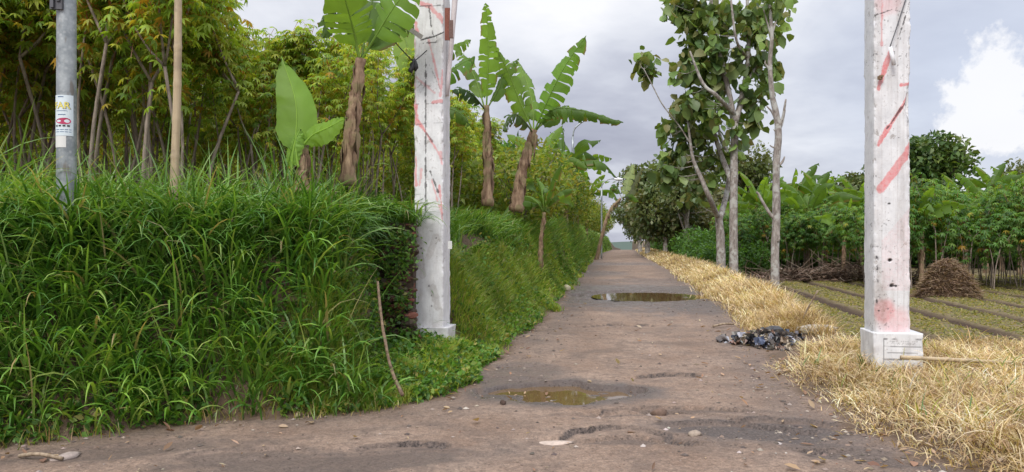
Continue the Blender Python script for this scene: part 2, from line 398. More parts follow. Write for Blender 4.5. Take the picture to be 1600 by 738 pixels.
# ------------------------------------------------------------------ terrain
SL = .1525
BANK = np.array([(-40, 3.4), (-8, 5.0), (-3.97, 5.95), (-2.27, 6.75), (-.97, 7.3), (-.45, 8.3), (-.25, 9.9), (.7, 14.3), (1.5, 20), (6.4, 59), (16.6, 127), (60, 420), (-500, 420), (-500, 3.4)], float)
def sdist(poly, x, y):
    x = np.asarray(x, float); y = np.asarray(y, float); d = np.full(x.shape, 1e9); ins = np.zeros(x.shape, bool)
    n = len(poly)
    for i in range(n):
        a, c = poly[i], poly[(i + 1) % n]; e = c - a
        t = np.clip(((x - a[0]) * e[0] + (y - a[1]) * e[1]) / (e @ e), 0, 1)
        d = np.minimum(d, np.hypot(x - a[0] - t * e[0], y - a[1] - t * e[1]))
        cr = ((a[1] > y) != (c[1] > y)); xx = (c[0] - a[0]) * (y - a[1]) / (c[1] - a[1] + 1e-12) + a[0]
        ins ^= cr & (x < xx)
    return np.where(ins, d, -d)
def roadz(Y): return np.interp(Y, [-50, 7, 10, 14, 16.6, 20.4, 30, 59, 90, 127, 200, 600], [0, 0, .02, .09, .21, .22, .34, .27, .05, -.35, -2.5, -9])
def rightx(Y): return np.interp(Y, [-50, 5, 7.2, 8.8, 10, 14.3, 20, 59, 127, 600], [3.2, 2.95, 2.95, 3.05, 3.4, 4.2, 4.95, 10.1, 20.3, 92])
def bankd(x, Y): return sdist(BANK, x, Y) + fbm(x * 1.1, Y * 1.1, 3, 3) * .35
def hole(x, Y, cx, cy, rx, ry, seed, rot=0.0):
    dx, dy = x - cx, Y - cy; cr, sr = math.cos(rot), math.sin(rot); dx, dy = dx * cr + dy * sr, -dx * sr + dy * cr
    r = np.hypot(dx / rx, dy / ry) + fbm(x * 3.2, Y * 3.2, 4, seed) * .75
    return r, dy
HOLES = [  # cx, cy, rx, ry, depth, rot, wet, broken
    (.50, 8.02, .80, .58, .07, 0.0, 1.0, .7),
    (3.25, 18.4, 1.9, 2.0, .07, 0.1, 1.0, .6),
    (2.15, 6.45, .90, .40, .045, -0.15, .45, 1.0), (3.3, 18.9, 2.9, 3.0, .012, 0.1, .95, .25), (2.7, 5.6, .8, .3, .012, -.6, .2, .8), (-1.2, 5.5, 1.2, .3, .012, .2, .35, .6),
    (.95, 6.12, .50, .13, .030, 0.05, 0.0, .6),
    (.9, 7.05, .55, .12, .02, 0.05, 0.0, .5),
    (1.75, 7.15, .60, .12, .03, -0.12, 0.0, .7),
    (.15, 9.3, .42, .5, .02, 0.3, .7, 0.0), (-.15, 8.5, .5, .45, .02, 0, .75, .3), (-2.9, 5.75, .9, .22, .015, .25, .3, .5),
    (2.7, 28., 1.2, 1.6, .05, 0.0, .6, .3),
    (4.7, 24., 1.6, 1.0, .05, 0.0, .5, .3),
    (5.5, 38., 1.6, 2.0, .05, 0.0, .6, .3),
    (-1.9, 5.6, .5, .25, .02, 0.2, 0.1, .6),
    (3.9, 15.6, .55, 1.0, .03, -.1, .5, .6)]
def _gp(*pp): return [((px - 800) / F * (F * CAMZ / (py - HZ)), F * CAMZ / (py - HZ)) for px, py in pp]
CRACKS = [_gp((872, 682), (900, 668), (950, 663), (1000, 667), (1050, 676)), _gp((940, 640), (985, 636), (1050, 640), (1110, 647), (1190, 655), (1260, 664)),
          _gp((1000, 590), (1040, 584), (1090, 586)), _gp((560, 700), (640, 690), (700, 694)), _gp((1040, 676), (1090, 690), (1180, 694), (1290, 700)), _gp((905, 517), (960, 513), (1020, 514))]
def terrain(x, Y):
    x = np.asarray(x, float); Y = np.asarray(Y, float)
    z = roadz(Y); d = bankd(x, Y)
    c = np.exp(-(((x + .6) / 1.05) ** 4 + ((Y - 8.9) / 1.35) ** 4))
    d0 = 1.9 * c; wd = 1.05 - .55 * c + .45 * sst(10.3, 11.5, Y) - .75 * sst(15, 26, Y)
    bank = (1.5 + .2 * sst(15, 25, Y)) * sst(0, 1, (d - d0) / wd) + .16 * sst(0, .8, d) * c
    bank = bank + sst(.5, 2.5, d) * (fbm(x * .5, Y * .5, 3, 7) * .3 + .1) + sst(-.05, .3, d) * (fbm(x * 3, Y * 3, 3, 8) * .12)
    rx = rightx(Y); e = x - rx
    vs = sst(0, .7, e)
    verge = vs * (.06 + fbm(x * 1.4, Y * 1.4, 4, 9) * .16)
    fm = sst(1.15, 1.65, e) * sst(10.6, 11.8, Y + (x - 6) * .10)
    u = x - .17 * Y
    fdist = np.abs(((u + .02 * np.sin(Y * .7) + .05 * np.sin(Y * .21)) - 3.55 + .8) % 1.62 - .81)
    furrow = -.18 * np.exp(-((((u + .02 * np.sin(Y * .7) + .05 * np.sin(Y * .21)) - 3.55 + .8) % 1.62 - .81) / .14) ** 2)
    fz = -.22 + furrow + fbm(x * 2.5, Y * 2.5, 3, 21) * .05
    berm = .10 * np.exp(-((e - 1.1) / .25) ** 2)
    inroad = (1 - sst(-.1, .1, d)) * (1 - sst(-.1, .1, e))
    crown = inroad * (fbm(x * .7, Y * .5, 3, 31) * .05 + fbm(x * 6, Y * 6, 4, 33) * .012 + fbm(x * 22, Y * 22, 3, 34) * .006)
    wet = np.zeros(x.shape); brk = np.zeros(x.shape); hz = 0
    for i, (cx, cy, hx, hy, dep, rot, wt, bk) in enumerate(HOLES):
        r, dy = hole(x, Y, cx, cy, hx, hy, 40 + i, rot)
        edge = .10 if cy < 12 else .22
        inside = 1 - sst(1 - edge, 1, r)
        far = sst(-.6, .5, dy / hy)          # steep broken lip at the far side, a gentle ramp at the near side
        ramp = 1 - sst(.35, 1.05, r)
        hz = hz - dep * (inside * far + ramp * (1 - far))
        if i < 2: hz = hz + inside * (fbm(x * (2.4 + 2 * (i < 1)), Y * (2.4 + 2 * (i < 1)), 4, 180 + i) + .02) * (.06 if i < 1 else .12)
        wet = np.maximum(wet, wt * (1 - sst(.95, 1.55, r)))
        lip = np.exp(-((r - .98) / .07) ** 2) * far
        brk = np.maximum(brk, bk * np.maximum((1 - sst(.7, 1.02, r)), lip * 1.0))
    jx, jy = x + fbm(x * 5, Y * 5, 4, 131) * .12, Y + fbm(x * 5, Y * 5, 4, 132) * .12
    for pl in CRACKS:
        dm = np.full(x.shape, 9.0); sd_ = np.zeros(x.shape)
        for (ax_, ay_), (bx_, by_) in zip(pl[:-1], pl[1:]):
            ex, ey = bx_ - ax_, by_ - ay_; t_ = np.clip(((jx - ax_) * ex + (jy - ay_) * ey) / (ex * ex + ey * ey), 0, 1)
            d_ = np.hypot(jx - ax_ - t_ * ex, jy - ay_ - t_ * ey); m_ = d_ < dm
            dm = np.where(m_, d_, dm); sd_ = np.where(m_, jy - ay_ - t_ * ey, sd_)
        wfade = np.clip(vn(x * 3, Y * 3, 133) * 1.7, .45, 1)
        hz = hz - .05 * np.exp(-np.clip(dm, 0, 9) / .16) * (1 - sst(-.012, .012, sd_)) * wfade
        brk = np.maximum(brk, (1 - sst(.008, .034, dm)) * wfade * 1.2)
        brk = np.maximum(brk, .22 * np.exp(-dm / .16) * (sd_ < 0))
    z = z * (1 - fm) + (fz + 0 * z) * fm
    z = z + bank + verge * (1 - fm) + berm * (1 - fm) * sst(12, 14, Y) + crown + hz * inroad
    # loose rim of soil where the road meets the banks
    wet = np.maximum(wet * (1 - fm), fm * (1 - sst(.16, .27, fdist)))
    road = (1 - sst(-.12, .10, d + fbm(x * 5, Y * 5, 3, 51) * .4)) * (1 - sst(-.1, .12, e + fbm(x * 5, Y * 5, 3, 52) * .5))
    edge_damp = np.exp(-((d + .35) / .28) ** 2) * .45 * sst(7.3, 9, Y) + np.exp(-((e + .25) / .25) ** 2) * .3
    wet = np.maximum(wet, edge_damp * (fbm(x * 2, Y * 2, 3, 53) + .6)) * np.maximum(np.maximum(road, .3), fm)
    brk = np.maximum(brk, np.clip((fbm(x * 1.5, Y * 1.5, 4, 55) - .10) * 3, 0, .35))
    brk = np.maximum(brk, np.clip(np.exp(-((e + .3) / .35) ** 2) * (fbm(x * 4, Y * 4, 3, 57) + .5), 0, 1) * .7)
    brk = np.maximum(brk, np.clip(np.exp(-((d + .25) / .3) ** 2) * (fbm(x * 4, Y * 4, 3, 58) + .4), 0, 1) * .5)
    return z, road, wet, fm, brk * road
def H(x, Y): return terrain(x, Y)[0]

ul = np.concatenate([-np.geomspace(400, 10, 22), np.arange(-9.4, -5, .3), np.arange(-5, 4.4, .025), np.arange(4.4, 16, .09), np.geomspace(16.2, 400, 26)])
Yl = [-60, -40, -25, -15, -8, -4, -1, 1, 2.5, 3.5]
y_ = 4.2
while y_ < 500: Yl.append(y_); y_ += max(.025, .0062 * (y_ - 3))
Yl = np.array(Yl)
UU, YY = np.meshgrid(ul, Yl)
XX = UU + SL * np.clip(YY, 5, 1e9) * sst(4, 14, YY)
XX = np.where(YY < 14, UU + SL * YY * sst(2, 14, YY), XX)
Zt, rd_, wt_, fm_, bk_ = terrain(XX, YY)
nr, nc = XX.shape
ii = (np.arange(nr - 1)[:, None] * nc + np.arange(nc - 1)[None])
QQ = np.stack([ii, ii + 1, ii + 1 + nc, ii + nc], -1).reshape(-1, 4)
dC, eC = bankd(XX, YY).ravel(), (XX - rightx(YY)).ravel()
is_road = ((dC[QQ].mean(1) < 0) & (eC[QQ].mean(1) < 0))
is_field = (fm_.ravel()[QQ].mean(1) > .5)
VT = np.stack([XX, YY, Zt], -1).reshape(-1, 3)
def subset(name, sel, label, cat):
    q = QQ[sel]; u, inv = np.unique(q, return_inverse=True); mb = MB(); mb.add(VT[u], inv.reshape(-1, 4))
    o = mb.build(name, M['ground'], attrs={'road': rd_.ravel()[u], 'wet': wt_.ravel()[u], 'fieldmask': fm_.ravel()[u], 'broken': bk_.ravel()[u]})
    return tag(o, label, cat, kind='structure')
subset('road', is_road, 'dusty brown potholed village road running to the horizon', 'road')
subset('field', is_field & ~is_road, 'low field of earth beds and furrows right of the road', 'field')
subset('ground', ~is_road & ~is_field, 'earth bank and verges either side of the road', 'ground')

# puddles
def puddle(cx, cy, hx, hy, rot, seed, z, label):
    a = np.linspace(0, 2 * np.pi, 64, endpoint=False); mb = MB()
    cr, sr = math.cos(rot), math.sin(rot)
    x = cx + hx * 1.3 * np.cos(a) * cr - hy * 1.3 * np.sin(a) * sr; y = cy + hx * 1.3 * np.cos(a) * sr + hy * 1.3 * np.sin(a) * cr
    V = np.vstack([np.c_[x, y, np.full(64, z)], [[cx, cy, z]]])
    mb.add(V, None, [[64, i, (i + 1) % 64] for i in range(64)])
    tag(mb.build('puddle', M['water'], smooth=False), label, 'water', kind='structure')
def lowest(cx, cy, hx, hy):
    g = np.meshgrid(np.linspace(cx - hx * .6, cx + hx * .6, 40), np.linspace(cy - hy * .6, cy + hy * .6, 40))
    return H(g[0], g[1])
z0 = np.percentile(lowest(.50, 8.02, .80, .50), 88)
puddle(.48, 8.05, .58, .42, 0, 1, z0, 'brown puddle in the pothole nearest the camera')
z1 = .215 - .032
puddle(3.4, 18.4, 1.15, 1.15, 0, 2, z1, 'long puddle across the road farther along')

# far hills seen through the gap at the road's end
mb = MB(); xs = np.linspace(-900, 1100, 200); hh = -36 + 34 * (1 + fbm(xs * .004, xs * 0 + 3, 4, 77) * 1.2) 
V = np.concatenate([np.c_[xs, np.full(200, 1000.), np.full(200, -60.)], np.c_[xs, np.full(200, 1100.), hh - 8], np.c_[xs, np.full(200, 1500.), np.full(200, -60.)]])
k = np.arange(199); Q = np.vstack([np.stack([k, k + 1, k + 201, k + 200], -1), np.stack([k + 200, k + 201, k + 401, k + 400], -1)])
mb.add(V, Q, None, (.07, .10, .08)); tag(mb.build('hills', M['attr']), 'low wooded hills on the horizon', 'hills', kind='structure')

# ------------------------------------------------------------------ gate pillars
def seg_d(a, z, p, q):
    ax, az = p; bx, bz = q; ex, ez = bx - ax, bz - az
    t = np.clip(((a - ax) * ex + (z - az) * ez) / (ex * ex + ez * ez), 0, 1)
    return np.hypot(a - ax - t * ex, z - az - t * ez)
ROT = -math.atan(SL)
def pillar(cx, cy, zb, zt, W, marks, chips, plinth, label, root_name='gate_pillar'):
    root = empty(root_name, (cx, cy, zb), label, 'pillar', 'pair of old painted gate pillars')
    root.rotation_euler.z = ROT
    def shaft(w_, z0_, z1_, name, fn, chipf=None, step=.008, off=(0, 0)):
        n = int(round(w_ / step)); a1 = np.linspace(-w_ / 2, w_ / 2, n + 1)[:-1]
        per_x = np.concatenate([a1, np.full(n, w_ / 2), -a1, np.full(n, -w_ / 2)])
        per_y = np.concatenate([np.full(n, -w_ / 2), a1, np.full(n, w_ / 2), -a1])
        zs = np.arange(z0_, z1_ + step, step); m_ = len(zs)
        X_, Z__ = np.meshgrid(per_x, zs); Y__ = np.meshgrid(per_y, zs)[0]
        # worn, slightly wavy edges
        cornd = np.minimum(w_ / 2 - abs(X_), w_ / 2 - abs(Y__)) * 0 + np.hypot(w_ / 2 - abs(X_), w_ / 2 - abs(Y__))
        wear = (fbm(Z__ * 9 + X_ * 3, Y__ * 4 + X_ * 7, 4, 61) + .5) ** 2 * .042 * np.exp(-cornd / .022)
        if chipf is not None: wear = wear + chipf(X_, Y__, Z__)
        rr = 1 - wear / (w_ / 2) + fbm(Z__ * 3, X_ * 5 + Y__ * 5, 3, 62) * .012
        front = (np.abs(Y__ + w_ / 2) < 1e-6)
        side = (np.abs(X_ - w_ / 2) < 1e-6); lside = (np.abs(X_ + w_ / 2) < 1e-6)
        red, dirt_shade, dark = fn(X_, Y__, Z__ + zb, front, side, lside)
        V = np.stack([X_ * rr + off[0], Y__ * rr + off[1], Z__], -1).reshape(-1, 3)
        c_ = 4 * n; i = np.arange(m_ - 1)[:, None] * c_; j = np.arange(c_)[None]; j2 = (j + 1) % c_
        Q = np.stack([i + j, i + j2, i + c_ + j2, i + c_ + j], -1).reshape(-1, 4)
        e = len(V); V = np.vstack([V, [[off[0], off[1], zs[-1]]]]); b0 = (m_ - 1) * c_
        T = np.stack([np.full(c_, e), b0 + np.arange(c_), b0 + (np.arange(c_) + 1) % c_], -1)
        mb = MB(); mb.add(V, Q, T)
        z1a = lambda q: np.append(np.clip(q, 0, 1).ravel(), 0)
        o = mb.build(name, M['pillar'], root, attrs={'red': z1a(red), 'dirt_shade': z1a(dirt_shade), 'dark': z1a(dark)}, smooth=True)
        return o
    shaft(W, 0.12, zt - zb, 'shaft', marks, chips)
    pw, ph, off, pm = plinth
    shaft(pw, -.25, ph, 'plinth', pm, None, .01, off)
    return root

# right pillar, front face spans px 1365..1418 at y 8.8
RX, RYc, RW = 4.40, 9.02, .40
def zr(py): return CAMZ - (py - HZ) / F * 8.8
def ar(px): return (px - 1391.5) / 53 * RW
def marks_r(x, y, z, fr, sd, ls):
    nz = fbm(x * 22, z * 22, 4, 71) * .05; n2 = fbm(x * 60, z * 60, 3, 72)
    red = np.zeros(x.shape); dark = np.zeros(x.shape); dirt_shade = np.zeros(x.shape)
    def line(p, q, wd, s=1.0, tgt='r'):
        d = seg_d(x, z, (ar(p[0]), zr(p[1])), (ar(q[0]), zr(q[1]))) + nz * .6
        return s * (1 - sst(wd * .8, wd * 1.05, d)) * fr
    red = np.maximum.reduce([line((1377, -60), (1376, 70), .012, .7), line((1389, 78), (1374, 128), .028), line((1374, 128), (1371, 138), .022), line((1404, 133), (1420, 131), .02),
        line((1416, 150), (1388, 195), .020), line((1388, 195), (1371, 226), .028), line((1422, 226), (1374, 296), .050, .95), line((1420, -20), (1405, -60), .05)])
    # faint pink lower triangle and splash
    tri = (z < zr(322) + (x - ar(1418)) * 1.25) & (z > zr(455)) & (x > ar(1376))
    red = np.maximum(red, .24 * tri * fr * (.6 + n2))
    blob_ = 1 - sst(.08, .17, np.hypot(x - ar(1380), (z - zr(488)) * .9) + nz)
    red = np.maximum(red, blob_ * fr * .75)
    red = np.maximum(red, .45 * fr * (1 - sst(.1, .25, np.hypot(x - ar(1397), (z - zr(505)))+nz)))
    red = np.maximum(red, .35 * fr * (1 - sst(.1, .2, np.hypot(x - ar(1385), (z - zr(2)))+nz)))
    # dark spots, holes, edge stains
    for p, r_ in (((1388, 407), .030), ((1391, 447), .034), ((1372, 486), .016), ((1387, 318), .016), ((1386, 345), .010), ((1400, 215), .010), ((1396, 447), .02)):
        dark = np.maximum(dark, fr * (1 - sst(r_ * .6, r_, np.hypot(x - ar(p[0]), (z - zr(p[1])) * 1.3) + nz * .5)))
    ed = np.exp(-((x - ar(1369)) / .018) ** 2) * fr
    dark = np.maximum(dark, ed * sst(.08, .16, fbm(x * 30, z * 16, 3, 73)) * (sst(zr(490), zr(470), z) * (1 - sst(zr(390), zr(375), z)) + .5*sst(zr(60), zr(40), z)))
    for p, q, wd in (((1414, 156), (1384, 200), .007), ((1404, 168), (1396, 182), .012), ((1418, 0), (1400, 60), .005), ((1367, 22), (1392, 14), .005), ((1392, 14), (1408, 20), .005)):
        dark = np.maximum(dark, line(p, q, wd, .8))
    dirt_shade = np.maximum(dirt_shade, fr * np.exp(-((x - ar(1371) + nz * .3) / .03) ** 2) * .5 * np.clip(fbm(x * 3, z * 3, 3, 80) + .6, 0, 1))
    for q in (1376, 1399, 1408): dirt_shade = np.maximum(dirt_shade, fr * np.exp(-((x - ar(q) + nz * .1) / .005) ** 2) * .4)
    dirt_shade = np.maximum(dirt_shade, np.clip(fbm(x * 9 + y * 9, z * 1.1, 5, 74) * 2.2 - .10, 0, .6) * (fr + .3))
    dirt_shade = np.maximum(dirt_shade, np.clip(1 - (z - .45) * 1.1, 0, 1) * np.clip(fbm(x * 9 + y * 9, z * 9, 3, 75) + .35, 0, 1) * .5)
    edge = np.exp(-((x - RW / 2) / .012) ** 2) * fr * ((z < zr(138)) & (z > zr(192)))
    dark = np.maximum(dark, edge * .9)
    dark = np.maximum(dark, (fbm(x * 45 + y * 45, z * 38, 2, 78) > .30) * .7 * np.clip(fbm(x * 3, z * 2.2, 3, 79) * 5 + .3, 0, 1))
    return red, dirt_shade, dark
def chip_r(x, y, z):
    zc = z + .055
    c = np.exp(-(np.hypot(x - RW / 2, (y + RW / 2)) / .045) ** 2)
    return c * (.035 * np.exp(-((zc - zr(163)) / .17) ** 2) + .02 * np.clip(fbm(zc * 9, zc * 0, 3, 76), 0, 1)) + \
        .02 * ((np.hypot(x - ar(1388), zc - zr(407)) < .022) | (np.hypot(x - ar(1391), zc - zr(447)) < .025)) * (y < -.15)
def plinth_r(x, y, z, fr, sd, ls):
    n = fbm(x * 20, z * 20, 3, 81); red = 0 * x
    dirt_shade = np.clip(fbm(x * 6 + y * 6, z * 6, 3, 82) + .12, 0, .6) * (1 - sst(.35, .52, z)) 
    dark = 0 * x
    def ln(x0, z0_, x1, z1_, wd=.006, s=.7): return s * (1 - sst(wd * .6, wd, seg_d(x, z, (x0, z0_), (x1, z1_)) + n * .006)) * fr
    L_ = [ln(-.16, .45, .24, .45), ln(-.16, .17, -.16, .45), ln(-.16, .37, .24, .365), ln(-.16, .30, .2, .29), ln(-.16, .22, .2, .22)]
    for r in range(3):
        for s_ in range(14):
            q = -.12 + s_ * .024; zz_ = .425 - r * .018 
            if (s_ * 7 + r * 3) % 5: L_.append(ln(q, zz_, q + .014, zz_ + .004, .004, .5))
    dark = np.maximum.reduce([dark] + L_)
    return red, dirt_shade, dark
pillar(RX, RYc, .055, 5.3, RW, marks_r, chip_r, (.54, .455, (.035, -.03), plinth_r), 'white gate pillar with pink diagonal stripes standing in dry straw')

# left pillar, front px 650..694
LX, LYc, LW = -1.02, 9.85, .385
def zl(py): return CAMZ - (py - HZ) / F * 9.65
def al(px): return (px - 671.5) / 46 * LW
def marks_l(x, y, z, fr, sd, ls):
    nz = fbm(x * 22, z * 22, 4, 91) * .05; n2 = fbm(x * 50, z * 50, 3, 92)
    def line(p, q, wd, s=1.0): return s * (1 - sst(wd * .8, wd * 1.05, seg_d(x, z, (al(p[0]), zl(p[1])), (al(q[0]), zl(q[1]))) + nz * .6)) * fr
    red = np.maximum.reduce([line((655, 2), (675, 10), .03, .9), line((672, 8), (692, 32), .022, .8), line((651, 35), (655, 52), .025, .9), line((688, 24), (694, 34), .03, .8),
        line((651, 165), (652, 192), .03, .95), line((653, 185), (666, 205), .022, .95), line((666, 205), (690, 245), .012, .8), line((678, 160), (693, 158), .022, .85),
        line((690, 150), (694, 110), .02, .7), line((672, 62), (692, 150), .012, .7), line((690, 240), (694, 255), .03, .6), line((652, 120), (680, 145), .014, .5), line((650, 245), (652, 290), .02, .8), line((660,265),(658,290),.014,.6),
        line((688, 290), (694, 345), .012, .8), line((676, 280), (694, 345), .008, .7), line((650, 60), (650, 165), .01, .5)])
    red = np.maximum(red, sd * np.clip(fbm(y * 6, z * 3, 3, 93) * 3 - .3, 0, .5) * (z > 2.6))
    dark = np.maximum.reduce([line((667, 85), (667, 330), .009, .8), line((653, 9), (694, 9), .006, .7), line((672, 10), (676, 45), .006, .8), line((676, 45), (682, 66), .006, .7),
        line((664, 67), (684, 66), .006, .7), line((684, 66), (684, 55), .005, .7), line((660, 62), (694, 52), .007, .8), line((674, 268), (686, 300), .009, .8), line((672, 100), (692, 145), .004, .5),
        line((650, 162), (694, 162), .004, .4), line((650, 194), (694, 192), .004, .4), line((666, 205), (678, 222), .009, .6)])
    for p, r_ in (((672, 447), .016), ((676, 462), .014), ((683, 372), .012), ((660, 388), .014), ((676, 478), .012)):
        dark = np.maximum(dark, fr * .7 * (1 - sst(r_ * .6, r_, np.hypot(x - al(p[0]), z - zl(p[1])) + nz * .5)))
    lowd = np.clip(1 - (z - .2) / 1.9, 0, 1)
    dirt_shade = lowd * np.clip(fbm(x * 7 + y * 7, z * 4, 4, 94) * 2 + .12, 0, .75)
    for p, q in (((683, 370), (672, 400)), ((678, 450), (686, 480)), ((655, 370), (662, 430))): dirt_shade = np.maximum(dirt_shade, line(p, q, .05, .5))
    dirt_shade = np.maximum(dirt_shade, sd * .18 + np.clip(fbm(x * 5 + y * 5, z * 2, 3, 95) - .05, 0, .4))  # right face evenly darker: its shade painted in, plus random stains
    return red, dirt_shade, dark
def plinth_l(x, y, z, fr, sd, ls):
    dirt_shade = np.clip(fbm(x * 6 + y * 6, z * 6, 3, 97) + .25, 0, .7) + sd * .3  # blotchy grime, plus painted shade over the whole right face
    return 0 * x, dirt_shade, .8 * (fbm(x * 25, z * 25, 2, 98) > .27) * (z < .36) * fr
pillar(LX, LYc, .10, 5.3, LW, marks_l, None, (.44, .38, (.05, -.03), plinth_l), 'white gate pillar with cracked plaster standing against the grass bank')

# things fixed on / beside the left pillar
mb = MB(); tube(mb, [P(698, 150, 9.75), P(706, 60, 9.78), P(714, -40, 9.8)], [.028, .032, .04], 10, 8, jit=.06)
tag(mb.build('wooden_pole', M['pillar'], attrs={'red': np.zeros(mb.n) + .15, 'dirt_shade': np.full(mb.n, .3), 'dark': np.zeros(mb.n)}), 'whitewashed slim pole leaning behind the cracked gate pillar', 'pole')
mb = MB(); box(mb, P(699, 38, 9.52), (.065, .02, .40), 0, (.21, .075, .055)); box(mb, P(705, 46, 9.52), (.05, .03, .22), 0, (.16, .1, .09))
tag(mb.build('rusty_bracket', M['attr'], smooth=False), 'rust red bracket on the upper corner of the cracked gate pillar', 'bracket')
mb = MB(); box(mb, (P(590, 12, 9.3) + P(657, 57, 9.5)) / 2, (.055, .02, 0.66), 0, (.45, .43, .42), tilt=P(657, 57, 9.5) - P(590, 12, 9.3))
tag(mb.build('metal_strip', M['attr'], smooth=False), 'grey strip jutting left from the cracked gate pillar', 'metal strip')
mb = MB(); tube(mb, [P(606, 52, 9.3), P(625, 75, 9.35), P(646, 97, 9.45)], .007, 6, 8); tube(mb, [P(646, 97, 9.45), P(657, 88, 9.5), P(667, 79, 9.58)], .007, 6, 8)
tube(mb, [P(660, 62, 9.58), P(677, 58, 9.6), P(694, 50, 9.6)], .005, 6, 6)
wr = mb.build('wire', M['black']); tag(wr, 'black wire tied around the cracked gate pillar with a knotted rag', 'wire')
mb = MB(); V0 = [P(645, 92, 9.46), P(638, 108, 9.46), P(641, 114, 9.44), P(649, 114, 9.46), P(650, 97, 9.47)]
tube(mb, [P(647, 92, 9.45), P(645, 104, 9.45), P(641, 113, 9.45)], [.015, .04, .03], 7, 6, jit=.6); tube(mb, [P(647, 92, 9.45), P(650, 104, 9.44), P(649, 112, 9.45)], [.012, .03, .01], 7, 6, jit=.6)
mb.build('rag', M['black'], wr)
mb = MB(); box(mb, P(703, 383, 9.62), (.05, .02, .10), .2, (.7, .68, .68)); tag(mb.build('paper_scrap', M['paperwhite'], smooth=False), 'small pale scrap on the edge of the cracked gate pillar', 'scrap')
# white tube hanging on the right pillar
ht = empty('hanging_tube', P(1394, 90, 8.75), 'short white tube hanging by a wire on the striped pillar', 'tube')
c0 = P(1394, 90, 8.75)
mb = MB(); tube(mb, [P(1391, 74, 8.76) - c0, P(1397, 102, 8.74) - c0], .022, 12); mb.build('tube', M['white'], ht)
mb = MB(); tube(mb, [P(1418, -10, 8.78) - c0, P(1402, 40, 8.78) - c0, P(1390, 75, 8.76) - c0], .006, 6, 8); mb.build('wire', M['darkmetal'], ht)
mb = MB(); box(mb, P(1375, 122, 8.80), (.05, .03, .04), .4, (.2, .13, .08)); box(mb, P(1377, 119, 8.79), (.05, .02, .02), -.5, (.25, .16, .1))
tag(mb.build('wood_plug', M['attr'], smooth=False), 'small brown plug stuck in the striped pillar front', 'plug')

# broken brick wall end beside the left pillar
mb = MB(); 
bx0 = P(592, 430, 9.5); 
for i in range(330):
    xx = rng.uniform(-1.88, -1.20); zz0 = rng.uniform(.25, 1.78); sz_ = .018 + rng.random() ** 1.5 * .052
    cc = pal(1, [(.11, .055, .04), (.19, .075, .055), (.07, .05, .038), (.10, .095, .05), (.24, .10, .075)], [5, 1.6, 5, 1.8, .5])[0]
    shape_rock(mb, (xx, 9.40 + .06 * math.sin(xx * 7 + zz0 * 3) + rng.random() * .06 + (.10 if xx < -1.65 else 0), zz0), (sz_ * (1 + .8 * rng.random()), .05, sz_ * .75), cc, seed=i, rot=rng.normal() * .3)
box(mb, (-1.54, 9.62, .98), (.66, .36, 1.6), 0, (.07, .048, .035))
tag(mb.build('brick_wall', M['stone'], smooth=False), 'crumbling dark reddish rubble wall end between grass and pillar', 'wall')

# ------------------------------------------------------------------ lamp post, bamboo pole, stake
LPc = P(104, 300, 7.0)
lp = empty('lamp_post', (LPc[0], 7.0, 1.3), 'grey galvanised steel post with a small poster, far left', 'post')
mb = MB(); rr_ = .083
tube(mb, [(0, 0, -.3), (.0, 0, 1.2), (-.002, 0, 4.2)], [rr_, rr_, rr_ * .95], 24, 12); mb.build('shaft', M['steel'], lp)
mb = MB(); zc = P(0, 6, 7.0)[2] - 1.3
a = np.linspace(-2.9, -.6, 14)
for zz0, hh0 in ((zc + .03, .05), (zc - .035, .03)):
    pass
box(mb, (-.035, -.093, zc), (.11, .03, .16), 0); box(mb, (-.06, -.115, zc - .01), (.03, .03, .12), 0); box(mb, (-.01, -.115, zc + .02), (.03, .02, .06), 0)
mb.build('clamp', M['darkmetal'], lp, smooth=False)
def curved(mb, pts2, r, off):   # pts2: (angle-ish x offset, z) bent round the post
    x = pts2[:, 0]; a = x / r - np.pi / 2; return np.c_[np.cos(a) * (r + off), np.sin(a) * (r + off), pts2[:, 1]]
def sheet(x0, x1, z0_, z1_, off, mat, name, parent, n=14):
    xs = np.linspace(x0, x1, n); V = np.vstack([curved(None, np.c_[xs, np.full(n, z0_)], rr_, off), curved(None, np.c_[xs, np.full(n, z1_)], rr_, off)])
    k = np.arange(n - 1); mb = MB(); mb.add(V, np.stack([k, k + 1, k + n + 1, k + n], -1)); return mb.build(name, mat, parent)
zt_, zb_ = P(0, 151, 7)[2] - 1.3, P(0, 214, 7)[2] - 1.3
ps = sheet(-.085, .10, zb_, zt_, .003, M['paper'], 'poster', lp)
sheet(-.085, .04, zb_ - .105, zb_ - .002, .0025, M['paperwhite'], 'paper_patch', lp)
def text(s, size, x, z, mat, off=.006):
    cu = bpy.data.curves.new('lettering', 'FONT'); cu.body = s; cu.size = size; cu.align_x = 'CENTER'; cu.resolution_u = 2; cu.offset = .0012
    o = bpy.data.objects.new('tmp', cu); col.objects.link(o); dg = bpy.context.evaluated_depsgraph_get(); me = bpy.data.meshes.new_from_object(o.evaluated_get(dg))
    bpy.data.objects.remove(o); co = np.empty(len(me.vertices) * 3); me.vertices.foreach_get('co', co); co = co.reshape(-1, 3)
    co = curved(None, np.c_[co[:, 0] + x, co[:, 1] + z], rr_, off); me.vertices.foreach_set('co', co.ravel().astype(np.float32)); me.update()
    me.materials.append(mat); o = bpy.data.objects.new('lettering', me); col.objects.link(o); o.parent = ps; return o
text('FAR', .088, .002, zt_ - .125, M['blueink'], .005); text('FAR', .082, .0, zt_ - .122, M['yellowink'], .0065)
def bar(x0, x1, z, h, mat): sheet(x0, x1, z, z + h, .005, mat, 'print', ps, 5)
bar(-.03, .02, zt_ - .02, .007, M['blueink']); bar(-.05, .05, zt_ - .145, .004, M['blueink']); bar(-.03, .035, zt_ - .18, .006, M['blueink'])
